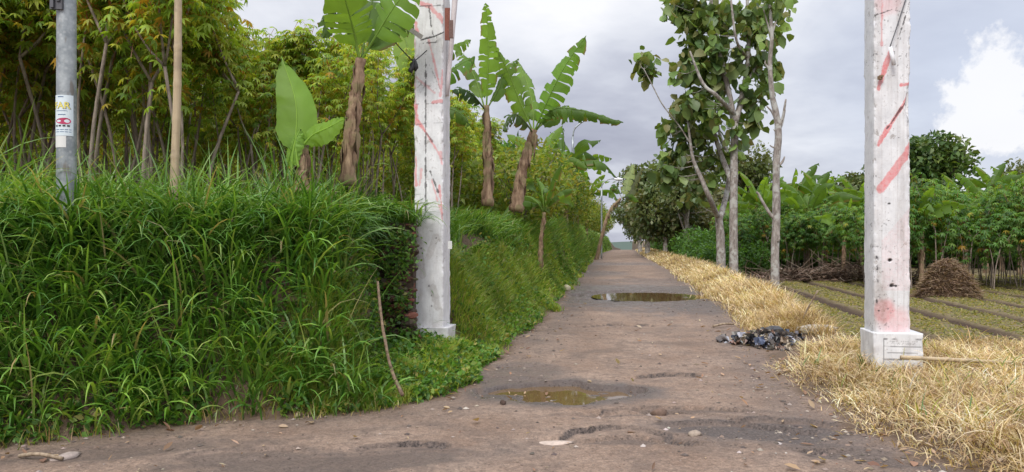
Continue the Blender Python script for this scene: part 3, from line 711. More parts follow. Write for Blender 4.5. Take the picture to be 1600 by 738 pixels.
mb = MB(); aa = np.linspace(0, 2 * np.pi, 20, endpoint=False); e2 = np.c_[.012 + .066 * np.cos(aa), zt_ - .235 + .028 * np.sin(aa) * (1 + .25 * np.cos(aa))]
V = np.vstack([curved(None, e2, rr_, .006), curved(None, np.array([[.012, zt_ - .235]]), rr_, .007)]); mb.add(V, None, [[20, i, (i + 1) % 20] for i in range(20)]); mb.build('car_picture', M['redink'], ps)
for k in range(4): bar(-.055 + k * .034, -.033 + k * .034, zt_ - .285, .014, M['black'])
for k in range(2): bar(-.07, .08, zt_ - .315 - k * .02, .005, M['blueink'])

def bamboo(name, p0, p1, r, label, cat):
    p0, p1 = np.array(p0), np.array(p1); L = np.linalg.norm(p1 - p0); n = max(2, int(L / .028)); ts = np.linspace(0, 1, n)
    d = (ts * L) % .36; rad = r * (1 - .18 * ts) * (1 + .14 * np.exp(-((d - .18) / .014) ** 2))
    bend = np.sin(ts * np.pi)[:, None] * np.array([.02, 0, 0])
    mb = MB(); tube(mb, p0 + (p1 - p0) * ts[:, None] + bend - p0, rad, 12); o = mb.build(name, M['bamboo']); o.location = tuple(p0)
    return tag(o, label, cat)
bamboo('bamboo_pole', P(270, 330, 7.6), P(278, -70, 7.6), .042, 'upright pale bamboo pole rising from the tall grass', 'bamboo pole')
z_ = .36
bamboo('bamboo_pole', (4.28, 8.45, H(4.3, 8.45) + .24), (6.5, 8.7, H(6.4, 8.6) + .10), .024, 'bamboo pole lying on dry straw beside the striped pillar', 'bamboo pole')
mb = MB(); tube(mb, [P(629, 618, 7.3), P(611, 575, 7.5), P(597, 505, 7.75), P(590, 440, 8.0)], [.018, .016, .015, .012], 8, 14, jit=.4)
tag(mb.build('wooden_stake', M['straw']), 'gnarled pale stick leaning on the grassy bank left of the pillar', 'stick')

# ------------------------------------------------------------------ grasses
GRN = [(.085, .20, .028), (.13, .27, .045), (.055, .15, .024), (.18, .33, .06), (.26, .37, .10), (.36, .31, .15)]
def tufts(mb, cx, cy, per, Lm, Wm, wts, seg=5, out=None, spread=.07, jit_az=1.6, cols=GRN, th=(0.05, .45, .9, 2.1), zone=(1.1, .55, 160), zabs=None):
    N = len(cx); k = per; n = N * k
    x = np.repeat(cx, k) + rng.normal(size=n) * spread; y = np.repeat(cy, k) + rng.normal(size=n) * spread
    z = H(x, y) - .03 if zabs is None else np.full(n, float(zabs))
    az = rng.random(n) * 2 * np.pi
    if out is not None: 
        oaz = np.repeat(out, k); m_ = rng.random(n) < .6; az = np.where(m_, oaz + rng.normal(size=n) * jit_az * .5, az)
    L = np.repeat(Lm * (np.ones(N)), k) * (.45 + rng.random(n) * .75)
    cc = pal(n, cols, wts); q_ = fbm(np.repeat(cx, k) * zone[0], np.repeat(cy, k) * zone[0], 3, zone[2])[:, None]
    cc = cc * (1 + zone[1] * 2 * q_ * np.array([1.2, .9, .6] if len(zone) < 4 else [.8, .95, 1.15]))
    cc = np.clip(cc, .01, .85)
    blades(mb, np.c_[x, y, z], L, az, th[0] + rng.random(n) * th[1], th[2] + rng.random(n) * (th[3] - th[2]), np.repeat(Wm * np.ones(N), k) * (.6 + rng.random(n) * .7), cc, seg)

mb = MB()
# front face of the bank
x = rng.uniform(-9.5, .4, 16000); y = rng.uniform(4.6, 13.5, 16000); d = bankd(x, y)
c = np.exp(-(((x + .5) / 1.15) ** 4 + ((y - 8.9) / 1.5) ** 4))
slope = (d > .15) & (d < 1.3); top = (d >= 1.3) & (d < 4.2)
keep = (slope & (rng.random(len(x)) < .62)) | (top & (rng.random(len(x)) < .36))
keep &= ~((c > .35)) & ~((x > -1.85) & (x < -1.15) & (y > 8.3) & (y < 9.7)) & (x > -.72 * y - 1) & (x < -.2)
keep &= ~((x > -1.75) & (x < -1.0) & (y > 7.9) & (y < 10) & (d < 1.9) & (y > 7.6 + .25 * (x + 2)))
keep &= (y < 10) | (x < -2.2)
keep &= (fbm(x * 1.3, y * 1.3, 3, 101) > -.24)
keep &= ~((x > -2.9) & (x < -1.6) & (d < .55) & (rng.random(len(x)) < .45))
x, y, d = x[keep], y[keep], d[keep]
tufts(mb, x, y, 12, .74 + .14 * (d > .8) - .18 * (d < .3), .024, [4, 5, 3, 3, 1.2, .5], seg=6, out=np.full(len(x), -1.5) + rng.normal(size=len(x)) * .5, th=(0.0, .75, 1.3, 2.9))
# grass hanging over the rubble wall and hiding its left side
gx = np.concatenate([rng.uniform(-2.2, -1.15, 70), rng.uniform(-2.35, -1.75, 60)]); gy = np.concatenate([rng.uniform(9.75, 10.2, 70), rng.uniform(8.1, 9.6, 60)])
tufts(mb, gx, gy, 14, .72, .02, [4, 5, 3, 3, 1, .4], seg=6, out=np.full(130, -1.4), th=(.1, .8, 1.7, 3.0))
gx = rng.uniform(-1.85, -1.2, 26); tufts(mb, gx, rng.uniform(9.5, 9.62, 26), 12, .62, .019, [4, 5, 3, 3, 1, .4], seg=6, out=np.full(26, -1.1), th=(.1, .8, 1.6, 3.0), zabs=1.74)
# a few long culms rising above the rest
s_ = rng.choice(len(x), 260); tufts(mb, x[s_], y[s_], 4, .98, .018, [1, 3, 0, 4, 2, .6], seg=7, th=(0, .3, .5, 1.5))
tt = np.where((d > .9) & (y < 9.5))[0]; s_ = rng.choice(tt, 110); tufts(mb, x[s_], y[s_], 4, 1.25, .022, [1, 3, 0, 4, 2, .3], seg=9, th=(0, .25, .5, 2.2))
# top edge of the roadside bank
n = 16000; y = 10.1 * np.exp(rng.random(n) * math.log(12)); foot = np.interp(y, BANK[6:11, 1], BANK[6:11, 0]); x = foot - rng.uniform(.15, 2.6, n) ; d = bankd(x, y)
k_ = (d > np.interp(y, [10, 12, 18, 24, 30], [1.15, 1.45, .9, .45, .26]) + fbm(x * 2, y * 2, 3, 150) * .5) & (rng.random(n) < np.where(d < 1.2, .62, .3)); x, y, d = x[k_], y[k_], d[k_]
near = y < 17
tufts(mb, x[near], y[near], 12, .62, .020, [3, 5, 1, 4, 2, .3], out=np.full(near.sum(), -.7), th=(0, .6, 1.1, 2.6))
tufts(mb, x[~near], y[~near], 8, .48, .020 * (1 + (y[~near] - 17) * .03), [3, 5, 1, 4, 3, .4], seg=4, out=np.full((~near).sum(), -.7), spread=.12)
tag(mb.build('tall_grass', M['grass']), 'tall broad-bladed green grass covering the left bank', 'grass', kind='stuff')

# short yellow-green grass on the lower slopes and beside the left pillar
mb = MB(); n = 52000
y = np.concatenate([10.0 * np.exp(rng.random(n) * math.log(11)), rng.uniform(7.0, 10.3, 9000)]); foot = np.interp(y, BANK[3:11, 1], BANK[3:11, 0]); x = foot - np.concatenate([rng.uniform(-.12, 1.1, n), rng.uniform(-.1, 1.2, 9000)])
d = bankd(x, y); k_ = (d > -.02) & (d < 1.1) & (fbm(x * 2, y * 2, 3, 104) > -.18 + .25 * (d < .15)) & ~((x < -1.0) & (x > -2.1) & (y > 8.5) & (y < 10)); x, y, d = x[k_], y[k_], d[k_]
wd = .008 + .0012 * np.clip(y - 9, 0, 40)
tufts(mb, x, y, 6, .17 + .10 * (d > .5), wd, [1, 3, .3, 3, 4, 1.2], seg=3, spread=.05, cols=[(.10, .21, .03), (.16, .29, .04), (.07, .15, .025), (.24, .35, .055), (.31, .38, .07), (.42, .36, .15)])
xx = rng.uniform(-9, -.6, 2600); yy = rng.uniform(4.8, 8.2, 2600); dd = bankd(xx, yy); k_ = (dd > -.08) & (dd < .4) & (fbm(xx * 2, yy * 2, 3, 105) > -.08)
tufts(mb, xx[k_], yy[k_], 8, .2, .008, [1, 3, .3, 3, 4, 2.5], seg=3, spread=.05, cols=[(.06, .14, .02), (.10, .20, .03), (.04, .10, .015), (.17, .24, .04), (.24, .22, .06), (.34, .25, .12)])
tag(mb.build('short_grass', M['grass']), 'short yellow-green grass on the foot of the left bank', 'grass', kind='stuff')

# small broad-leaved weeds
mb = MB(); n = 52000
y = np.concatenate([rng.uniform(5, 10.2, 110000), 10 * np.exp(rng.random(26000) * 2.2)]); x = np.concatenate([rng.uniform(-9, .2, 110000), np.interp(y[110000:], BANK[6:11, 1], BANK[6:11, 0]) - rng.uniform(0, 1.2, 26000)])
d = bankd(x, y); k_ = (d > .02) & (d < 1.25) & (fbm(x * 1.8, y * 1.8, 4, 106) > -.10 + .12 * (d > .7) * (y < 10) - .18 * np.exp(-(((x + .5) / 1.4) ** 2 + ((y - 8.6) / 1.4) ** 2))); x, y, d = x[k_], y[k_], d[k_]
n = len(x)
pos = np.c_[x, y, H(x, y) + rng.random(n) ** 1.4 * (.10 + .20 * np.clip(d, 0, 1))]
sz = (.024 + rng.random(n) * .034) * (1 + np.clip(y - 12, 0, 30) * .04)
up = rdir(n, 1.2); ax = np.cross(up, rdir(n))
leaves(mb, pos, ax, up, sz * 1.5, sz, pal(n, [(.08, .20, .03), (.13, .27, .045), (.22, .32, .05), (.05, .12, .025), (.32, .30, .08)], [4, 4, 2, 3, .6]), simple=True)
# weeds climbing the rubble wall and the steep soil left of it
n = 2600; c_ = rng.random((60, 2)) * [.75, 1.5] + [-2.0, .2]; q = c_[rng.integers(0, 60, n)] + rng.normal(size=(n, 2)) * .07
yy_ = np.where(q[:, 0] < -1.72, 8.9 + rng.random(n) * .4, 9.27 + rng.random(n) * .06)
pos = np.c_[q[:, 0], yy_, q[:, 1]]; sz = .02 + rng.random(n) * .03
leaves(mb, pos, np.cross(nrm(rdir(n) + [0, -.8, .6]), rdir(n)), nrm(rdir(n) + [0, -.8, .6]), sz * 1.5, sz, pal(n, [(.08, .19, .03), (.14, .26, .045), (.20, .22, .06), (.05, .11, .025)], [4, 3, 1, 2]), simple=True)
n = 14000; x = rng.uniform(-2.5, -1.2, n); y = rng.uniform(7.6, 9.3, n); h0 = H(x, y); pos = np.c_[x, y, h0 + rng.random(n) ** 1.5 * .22]; sz = .022 + rng.random(n) * .03
up = rdir(n, 1.0); leaves(mb, pos, np.cross(up, rdir(n)), up, sz * 1.5, sz, pal(n, [(.08, .19, .03), (.13, .26, .045), (.22, .30, .06), (.05, .11, .025)], [4, 3, 1.4, 2]), simple=True)
tag(mb.build('weeds', M['leaf']), 'low leafy weeds at the foot of the left bank', 'weeds', kind='stuff')

# dry straw-coloured grass
DRY = [(.60, .47, .27), (.48, .35, .20), (.74, .63, .42), (.32, .22, .14), (.45, .41, .15), (.19, .125, .09)]
mb = MB(); n = 13500
y = rng.uniform(4.6, 12.2, n); x = rng.uniform(2.75, 9.5, n); e = x - rightx(y) + fbm(x * 3, y * 3, 3, 110) * .5
k_ = (e > .02) & (x < .72 * y + 1) & (rng.random(n) < .15 + sst(0, .5, e) * .85) & (fbm(x * 2, y * 2, 3, 113) > -.22) & (y < 10.6 + (7 - x) * .10)
k_ &= ~((np.abs(x - 4.45) < .24) & (np.abs(y - 8.95) < .26))
k_ &= ~(((x - 3.55) / .55) ** 2 + ((y - 11.0) / 1.1) ** 2 < 1)
x, y = x[k_], y[k_]; e_ = x - rightx(y)
tufts(mb, x, y, 9, .18 + .13 * sst(.1, .9, e_), .0085, [5, 4, 5, 2.5, 1.0, 2], seg=4, spread=.07, cols=DRY, th=(.2, .9, 1.2, 3.0), zone=(1.6, .75, 161, 1))
s_ = rng.choice(len(x), 130); tufts(mb, x[s_], y[s_], 3, .42, .011, [3, 2, 5, 1, 3, 0], seg=5, cols=DRY, th=(0, .4, .8, 2.4))
n = 12500; y = 11.5 * np.exp(rng.random(n) * math.log(9)); e = rng.uniform(-.05, 1.08, n) + .05 * (y < 14); x = rightx(y) + e
k_ = (rng.random(n) < .35 + sst(0, .4, e) * .65) & (fbm(x * 1.2, y * 1.2, 3, 112) > -.13) & ~((y < 14) & (e < .7) & (y < 12)); x, y, e = x[k_], y[k_], e[k_]
tufts(mb, x, y, 8, .27 + .13 * sst(.2, .8, e), .008 + .0009 * (y - 10), [5, 4, 5, 2, .8, 1.5], seg=4, spread=.08, cols=DRY, th=(.1, .7, .9, 2.4), zone=(1.2, .75, 162, 1))
tag(mb.build('dry_grass', M['dry']), 'matted straw-coloured dry grass along the right verge', 'dry grass', kind='stuff')
# green tufts standing in the straw
mb = MB()
pts = [(1230 + 26 * i + 9 * ((i * 7) % 5), 0, 5.6 + (i * 37 % 50) / 11.0) for i in range(16)] + [(1400, 600, 8.2), (1480, 590, 8.4), (1500, 600, 8.0), (1545, 590, 8.3), (1590, 560, 8.6), (1425, 545, 9.4), (1470, 540, 9.6), (1560, 640, 7.2), (1600, 560, 9.2), (1580, 700, 6.3), (1318, 540, 10.2), (1290, 545, 10.6), (1240, 500, 13.0), (1355, 600, 8.3)]
xs = np.array([(p[0] - 800) / F * p[2] for p in pts]); ys = np.array([p[2] for p in pts])
ok_ = xs > rightx(ys) + .25; xs, ys = xs[ok_], ys[ok_]
tufts(mb, xs, ys, 9, .32, .013, [1, 1, 1, 1], seg=5, spread=.05, cols=[(.26, .30, .05), (.15, .24, .05), (.42, .38, .10), (.10, .20, .06)], th=(0, .5, .8, 1.9))
tag(mb.build('grass_tufts', M['grass']), 'yellow-green tufts among the dry straw by the striped pillar', 'grass', kind='stuff')

# field crop: low sparse plants in the beds
mb = MB(); n = 150000; y = 11.5 + rng.random(n) ** 1.3 * 26; x = rightx(y) + rng.uniform(1.75, 22, n); u = (x - .17 * y + .02 * np.sin(y * .7) + .05 * np.sin(y * .21) - 3.55 + .8) % 1.62
k_ = (np.abs(u - .81) > .27) & (x < .72 * y + 1) & (fbm(x * 3, y * 3, 3, 120) > -.16); x, y = x[k_], y[k_]; n = len(x)
up = rdir(n, 2.0); ax = np.cross(up, rdir(n))
leaves(mb, np.c_[x, y, H(x, y) + rng.random(n) * .03], ax, up, .05 + rng.random(n) * .05, .022 + .02 * rng.random(n), pal(n, [(.25, .24, .07), (.18, .20, .055), (.36, .31, .14), (.12, .13, .05)], [4, 3, 3, 2]), simple=True)
tag(mb.build('seedlings', M['leaf']), 'pale green seedlings covering the earth beds of the field', 'crop', kind='stuff')

# ------------------------------------------------------------------ road debris
mb = MB(); n = 15000
y = 4.4 * np.exp(rng.random(n) ** 1.2 * math.log(6)); x = rng.uniform(-6, 1, n)
e_l = -bankd(x, y)
xr = rng.uniform(0, 1, n); x = np.where(rng.random(n) < .5, x, (rightx(y)) * xr + (1 - xr) * (.0))
d = -bankd(x, y); e = rightx(y) - x
prob = np.exp(-d / .35) * .9 + np.exp(-np.abs(e) / .45) * .9 + .09 + .5 * (np.hypot((x - 2.05) / .7, (y - 6.4) / .4) < 1)
k_ = (d > -.05) & (e > -.15) & (rng.random(n) < prob); x, y = x[k_], y[k_]; n = len(x)
base = nrm(np.array([[1, 0, 0], [0, 1, 0], [-1, 0, 0], [0, -1, 0], [0, 0, 1], [0, 0, -1]], float))
s = (.003 + rng.random((n, 1, 1)) ** 4 * .019) * np.array([1.2, 1, .6]) * (1 + rng.random((n, 6, 1)) * .6)
th_ = rng.random(n) * 6.28; Rm = np.zeros((n, 3, 3)); Rm[:, 0, 0] = Rm[:, 1, 1] = np.cos(th_); Rm[:, 0, 1] = -np.sin(th_); Rm[:, 1, 0] = np.sin(th_); Rm[:, 2, 2] = 1
V = np.einsum('nij,nkj->nki', Rm, base[None] * s) + np.c_[x, y, H(x, y) + .003][:, None]
T0 = np.array([[0, 1, 4], [1, 2, 4], [2, 3, 4], [3, 0, 4], [1, 0, 5], [2, 1, 5], [3, 2, 5], [0, 3, 5]])
mb.add(V, None, (np.arange(n)[:, None, None] * 6 + T0[None]).reshape(-1, 3), np.repeat(pal(n, [(.20, .15, .115), (.29, .24, .20), (.10, .08, .07), (.38, .34, .30)], [4, 3, 3, .5]), 6, 0))
tag(mb.build('gravel', M['attr'], smooth=False), 'loose gravel scattered along the road edges', 'gravel', kind='stuff')
mb = MB(); n = 4200
y = 4.4 * np.exp(rng.random(n) ** 1.2 * math.log(4.5)); x = rng.uniform(-6, 3.6, n); d = -bankd(x, y); e = rightx(y) - x
prob = np.exp(-np.abs(d) / .3) * .6 + np.exp(-np.abs(e) / .5) * .9 + .05; k_ = (d > -.1) & (e > -.4) & (rng.random(n) < prob); x, y = x[k_], y[k_]; n = len(x)
up = rdir(n, 3); ax = np.cross(up, rdir(n)); Lf = .03 + rng.random(n) ** 2 * .09
leaves(mb, np.c_[x, y, H(x, y) + .008 + rng.random(n) * .01], ax, up, Lf, Lf * (.25 + rng.random(n) * .3), pal(n, [(.30, .18, .12), (.42, .30, .20), (.20, .12, .09), (.5, .42, .3)], [4, 3, 3, 1]), droop=-.15, fold=.25)
tag(mb.build('leaf_litter', M['dry']), 'dry brown leaves littering the road edges', 'leaf litter', kind='stuff')
# single stones
for i, (px, py, Y, s, cc, lb) in enumerate([
    (1030, 643, 7.1, (.075, .06, .055), (.15, .10, .075), 'dark brown stone on the road right of the near puddle'),
    (865, 688, 6.08, (.17, .08, .015), (.46, .37, .31), 'pale flat stone slab flush in the road below the near puddle'),
    (1085, 678, 6.3, (.065, .05, .03), (.30, .24, .19), 'rounded tan stone in the broken patch of the road'),
    (786, 631, 7.42, (.032, .03, .03), (.07, .045, .035), 'small dark stone at the left rim of the near puddle'),
    (100, 716, 5.6, (.12, .06, .025), (.33, .27, .24), 'flat grey stone at the foot of the bank below the steel post'),
    (886, 459, 20.0, (.16, .1, .12), (.42, .38, .25), 'pale stone at the left rim of the far puddle')]):
    mb = MB(); X0 = (px - 800) / F * Y; shape_rock(mb, (0, 0, 0), s, cc, 20 + i, .3 * i); o = mb.build('stone', M['stone']); o.location = (X0, Y, float(H(X0, Y)) + s[2] * .35)
    tag(o, lb, 'stone')
# rubbish heap, sticks, slab
hx, hy = 3.78, 11.3; hz_ = float(H(hx, hy))
mb = MB()
for i in range(420):
    a = rng.random() * 6.28; r = rng.random() ** .75 * (1 + .35 * math.sin(3 * a)); ddx, ddy = math.cos(a) * r * .52 - .05, math.sin(a) * r * .5
    r = min(r, 1); h_ = .12 * (1 - r) ** .8; cc = pal(1, [(.03, .03, .035), (.26, .26, .31), (.48, .48, .50), (.10, .085, .075), (.09, .11, .18), (.20, .12, .09), (.34, .28, .21)], [7, 2, .7, 6, .8, 2, 2.5])[0]
    p0 = np.array([hx + ddx, hy + ddy, float(H(hx + ddx, hy + ddy)) + h_ + .01]); k = 5
    g_ = np.stack(np.meshgrid(np.linspace(-1, 1, k), np.linspace(-1, 1, k)), -1).reshape(-1, 2) * (.015 + rng.random() ** 2 * .06)
    q = np.c_[g_[:, 0] * (1 + rng.random()), g_[:, 1], rng.normal(size=k * k) * .018]; ax = rdir(1, 1)[0]; u = nrm(np.cross(ax, [1, .2, .1])); v = np.cross(ax, u)
    V = p0 + q[:, :1] * u + q[:, 1:2] * v + q[:, 2:] * ax; V[:, 2] = np.maximum(V[:, 2], hz_ - .02)
    ii_ = (np.arange(k - 1)[:, None] * k + np.arange(k - 1)[None]).ravel(); mb.add(V, np.stack([ii_, ii_ + 1, ii_ + k + 1, ii_ + k], -1), None, cc)
shape_rock(mb, (hx + .12, hy + .1, hz_ + .14), (.15, .10, .12), (.035, .035, .04), 91)
tag(mb.build('rubbish_heap', M['attrshiny'], smooth=False), 'burnt heap of plastic rubbish on the road edge by dry grass', 'rubbish heap')
def stick(pts, r, label, mat='wood', cat='stick'):
    mb = MB(); tube(mb, pts, r, 7, 10, jit=.25); tag(mb.build('stick', M[mat]), label, cat)
def G(px, Y, dz=.02): x = (px - 800) / F * Y; return np.array([x, Y, float(H(x, Y)) + dz])
stick([G(1114, 13.0, .03), G(1130, 13.1, .06), G(1146, 13.25, .04)], .018, 'pale stick lying left of the rubbish heap')
stick([G(1252, 12.4, .1), G(1262, 12.3, .35), G(1278, 12.2, .62)], .014, 'thin dry stalk leaning up behind the concrete slab')
stick([G(30, 5.6, .02), G(60, 5.55, .04), G(98, 5.5, .02)], .014, 'pale stick on the ground at the lower left corner')
mb = MB(); sx, sy = (1277 - 800) / F * 11.9, 11.9; shape_rock(mb, (0, 0, 0), (.30, .12, .09), (.38, .35, .31), 41, -.3)
o = mb.build('concrete_slab', M['stone'], smooth=False); o.location = (sx, sy, float(H(sx, sy)) + .05); tag(o, 'broken pale concrete slab between rubbish heap and striped pillar', 'slab')

# ------------------------------------------------------------------ banana plants
BG = [(.12, .22, .035), (.16, .28, .045), (.09, .17, .03)]
def banana_leaf(mb, pts, W, tear=.4, droop=.35, colr=None, nrib=30, roll=0.0, petiole=.12, th=.016):
    colr = np.array(colr if colr is not None else BG[rng.integers(3)]); c = spline(pts, nrib); T = nrm(np.gradient(c, axis=0))
    L = np.linalg.norm(np.diff(c, axis=0), axis=1).sum()
    ref = nrm(np.array([math.sin(roll), -1.0 * math.cos(roll), .6]))   # upper face normal guess
    S = nrm(np.cross(T, ref)); N_ = np.cross(S, T)
    t = np.linspace(0, 1, nrib); tt = np.clip((t - petiole) / (1 - petiole), 0, 1)
    w_ = W * np.where(t > petiole, np.clip(np.sin(np.pi * tt ** .72), 0, 1) ** .55, 0)
    tube(mb, c, [th, th * .8, th * .45, th * .2], 6, C=colr * [1.5, 1.35, 1.6] + [.03, .03, .01])
    i0 = int(np.argmax(t > petiole))
    for sgn in (-1, 1):
        i = i0
        while i < nrib - 1:
            ln = nrib if rng.random() > tear and tear < .15 else int(1 + rng.geometric(.2 + .35 * tear))
            j = min(nrib - 1, i + ln); idx = np.arange(i, j + 1); mid = c[idx].mean(0)
            dr = droop * (.3 + rng.random() * 1.5); w_loc = .8 + .25 * rng.random(); shr = (.12 + .3 * tear * rng.random()) if tear > .02 else 0
            rows = []
            for q in np.linspace(0, 1, 5):
                along = c[idx] + (c[idx].mean(0) - c[idx]) * shr * q
                out_ = w_[idx][:, None] * q * (w_loc if tear > .3 else 1)
                v = along + sgn * S[idx] * out_ * math.cos(dr * q) + T[idx] * out_ * .32 - N_[idx] * out_ * math.sin(dr * q) * .8
                v = v - np.array([0, 0, 1.0]) * (out_ * dr * q * .55)
                if q > 0: v += rng.normal(size=v.shape) * .006
                rows.append(v)
            V = np.stack(rows, 1).reshape(-1, 3); k = len(idx)
            a_ = (np.arange(k - 1)[:, None] * 5 + np.arange(4)[None]).ravel()
            cc = np.tile(colr * (.86 + rng.random() * .28), (len(V), 1))
            if tear > .3 and rng.random() < .45: cc.reshape(k, 5, 3)[:, 4] = [.22, .15, .06]
            mb.add(V, np.stack([a_, a_ + 1, a_ + 6, a_ + 5], -1), None, cc)
            i = j
def banana_at(name, base, trunk_pts, r0, r1, lv, label, group=None, extra=None):
    """trunk_pts and leaf points are world coordinates"""
    base = np.array(base); root = empty(name, base, label, 'banana plant', group)
    mb = MB(); n = 26; c = spline([p - base for p in trunk_pts], n)
    rad = np.interp(np.linspace(0, 1, n), [0, .15, 1], [r0 * 1.25, r0, r1]) * (1 + .10 * np.sin(np.arange(n) * 2.1) + .07 * rng.normal(size=n)); tube(mb, c, rad, 11, jit=.12)
    # hanging dry sheaths
    m_ = 46; ti = rng.integers(4, n - 1, m_); az = rng.random(m_) * 6.28; p = c[ti] + np.c_[np.cos(az), np.sin(az), 0 * az] * (rad[ti] * .95)[:, None]
    leaves(mb, p, np.c_[np.cos(az) * .25, np.sin(az) * .25, -1 + 0 * az], np.c_[np.cos(az), np.sin(az), .2 + 0 * az], .14 + rng.random(m_) * .2, .05 + rng.random(m_) * .05, pal(m_, [(.2, .12, .07), (.34, .24, .15)], [1, 1]))
    mb.build('trunk', M['bananastem'], root)
    for L_ in lv:
        pts, W, tear, dr = L_[:4]; kw = L_[4] if len(L_) > 4 else {}
        mb = MB(); banana_leaf(mb, [p - base for p in pts], W, tear, dr, **kw); mb.build('leaf', M['banana'], root)
    return root
GBL = 'bananas on the left bank'
bright = (.20, .36, .05)
banana_at('banana_plant', P(472, 300, 8.8), [P(472, 300, 8.8), P(472, 260, 8.8), P(473, 222, 8.8)], .08, .05, [
    ([P(466, 262, 8.7), P(462, 228, 8.72), P(462, 160, 8.8), P(440, 88, 8.95)], .235, .13, .2, dict(colr=bright, petiole=.2)),
    ([P(470, 232, 8.75), P(488, 212, 8.7), P(512, 200, 8.6), P(542, 184, 8.5)], .15, .05, .35, dict(colr=bright, petiole=.08)),
    ([P(455, 275, 8.7), P(457, 245, 8.7), P(462, 218, 8.72), P(470, 200, 8.75)], .10, .05, .25, dict(colr=bright))], 'young banana with one broad bright upright leaf', GBL)
banana_at('banana_plant', P(543, 285, 9.3), [P(543, 290, 9.3), P(548, 215, 9.3), P(556, 150, 9.3), P(564, 92, 9.3)], .088, .055, [
    ([P(563, 98, 9.3), P(556, 62, 9.2), P(545, 20, 9.0), P(528, -40, 8.7)], .30, .25, .35, dict(colr=(.17, .30, .05), petiole=.24)),
    ([P(564, 95, 9.3), P(588, 55, 9.2), P(615, 12, 9.1), P(650, -35, 9.0)], .30, .3, .35, dict(colr=(.15, .28, .05), petiole=.3)),
    ([P(562, 95, 9.3), P(545, 30, 9.5), P(528, 5, 9.6), P(512, 25, 9.7), P(505, 60, 9.7)], .2, .8, .8, dict(colr=(.07, .13, .03))),
    ([P(565, 92, 9.3), P(575, 30, 9.5), P(590, -30, 9.7), P(610, -90, 10)], .28, .3, .35),
    ([P(564, 92, 9.3), P(590, 60, 9.6), P(625, 30, 9.9), P(655, 45, 10.3)], .2, .5, .6)], 'tall banana with ragged brown trunk left of the cracked pillar', GBL)
banana_at('banana_plant', P(668, 330, 12.5), [P(668, 330, 12.5), P(664, 230, 12.5), P(660, 150, 12.5)], .085, .055, [
    ([P(660, 150, 12.5), P(648, 110, 12.4), P(634, 65, 12.3), P(622, 25, 12.2)], .24, .1, .2, dict(colr=(.24, .36, .13))),
    ([P(660, 150, 12.5), P(690, 120, 12.3), P(720, 100, 12.3), P(742, 88, 12.4)], .18, .7, .7, dict(colr=(.12, .24, .04))),
    ([P(662, 150, 12.5), P(690, 165, 12.3), P(715, 175, 12.2), P(735, 195, 12.2)], .16, .5, .7),
    ([P(660, 150, 12.5), P(672, 90, 12.6), P(680, 30, 12.8)], .2, .3, .4),
    ([P(660, 150, 12.5), P(700, 80, 12.8), P(735, 62, 12.9)], .16, .8, .8)], 'banana standing directly behind the cracked pillar', GBL)
banana_at('banana_plant', P(762, 320, 13.0), [P(762, 322, 13), P(763, 260, 13), P(762, 215, 13), P(760, 165, 13)], .078, .045, [
    ([P(760, 170, 13), P(762, 120, 12.9), P(763, 60, 12.8), P(759, 5, 12.7)], .20, .55, .4, dict(colr=(.19, .34, .05), nrib=40)),
    ([P(760, 172, 13), P(778, 140, 13.1), P(790, 110, 13.3), P(810, 92, 13.5)], .17, .7, .7),
    ([P(758, 172, 13), P(740, 150, 12.8), P(722, 140, 12.7), P(706, 142, 12.6)], .17, .5, .7, dict(colr=(.06, .12, .04))),
    ([P(758, 172, 13), P(745, 130, 13.2), P(728, 95, 13.4), P(712, 78, 13.5)], .17, .7, .6)], 'banana with a single tall frayed leaf pointing straight up', GBL)
banana_at('banana_plant', P(806, 330, 13.4), [P(806, 330, 13.4), P(813, 280, 13.4), P(824, 235, 13.4), P(834, 203, 13.4)], .105, .06, [
    ([P(834, 208, 13.4), P(852, 165, 13.2), P(880, 108, 13.1), P(916, 56, 13.0)], .25, .72, .55, dict(nrib=42, colr=(.13, .26, .04))),
    ([P(834, 208, 13.4), P(815, 165, 13.3), P(795, 115, 13.2), P(775, 75, 13.1)], .24, .65, .6, dict(nrib=38)),
    ([P(836, 206, 13.4), P(862, 172, 13.2), P(905, 172, 13.0), P(974, 192, 12.8)], .17, .8, 1.0, dict(nrib=40, colr=(.10, .19, .04))),
    ([P(836, 206, 13.4), P(860, 180, 13.8), P(885, 170, 14.2), P(915, 180, 14.5)], .2, .6, .8),
    ([P(834, 206, 13.4), P(832, 165, 13.6), P(822, 125, 13.9), P(808, 95, 14.2)], .22, .6, .6),
    ([P(833, 208, 13.4), P(815, 185, 13.0), P(800, 180, 12.8), P(786, 205, 12.7)], .16, .8, .9, dict(colr=(.09, .15, .05)))], 'leaning banana with frayed leaves spread over the road', GBL)

def generic_banana(seed, hgt=2.2, nl=8, tearing=.5):
    global rng
    keep_ = rng; rng = np.random.default_rng(seed)
    base = np.zeros(3); top = np.array([rng.normal() * .12, rng.normal() * .12, hgt]); lv = []
    for k in range(nl):
        az = k * 2.4 + rng.random() * .6; el = 1.25 - .85 * (k / nl) ** .8 + rng.random() * .2; L = 1.5 + rng.random() * .7
        dirh = np.array([math.cos(az), math.sin(az), 0]); up = np.array([0, 0, 1.0])
        sg = .35 + (k / nl) * .7
        pts = [top, top + L * .35 * (dirh * math.cos(el) + up * math.sin(el)), top + L * .72 * (dirh * math.cos(el - sg * .3) + up * math.sin(el - sg * .3)), top + L * (dirh * math.cos(el - sg * .7) + up * math.sin(el - sg * .7))]
        lv.append((pts, .22 + rng.random() * .08, tearing * (.5 + rng.random() * .8), .35 + rng.random() * .4, dict(nrib=16)))
    o = banana_at('banana_plant', base, [base - [0, 0, .3], base + [0, 0, hgt * .5], top], .095, .055, lv, 'x')
    rng = keep_; return o
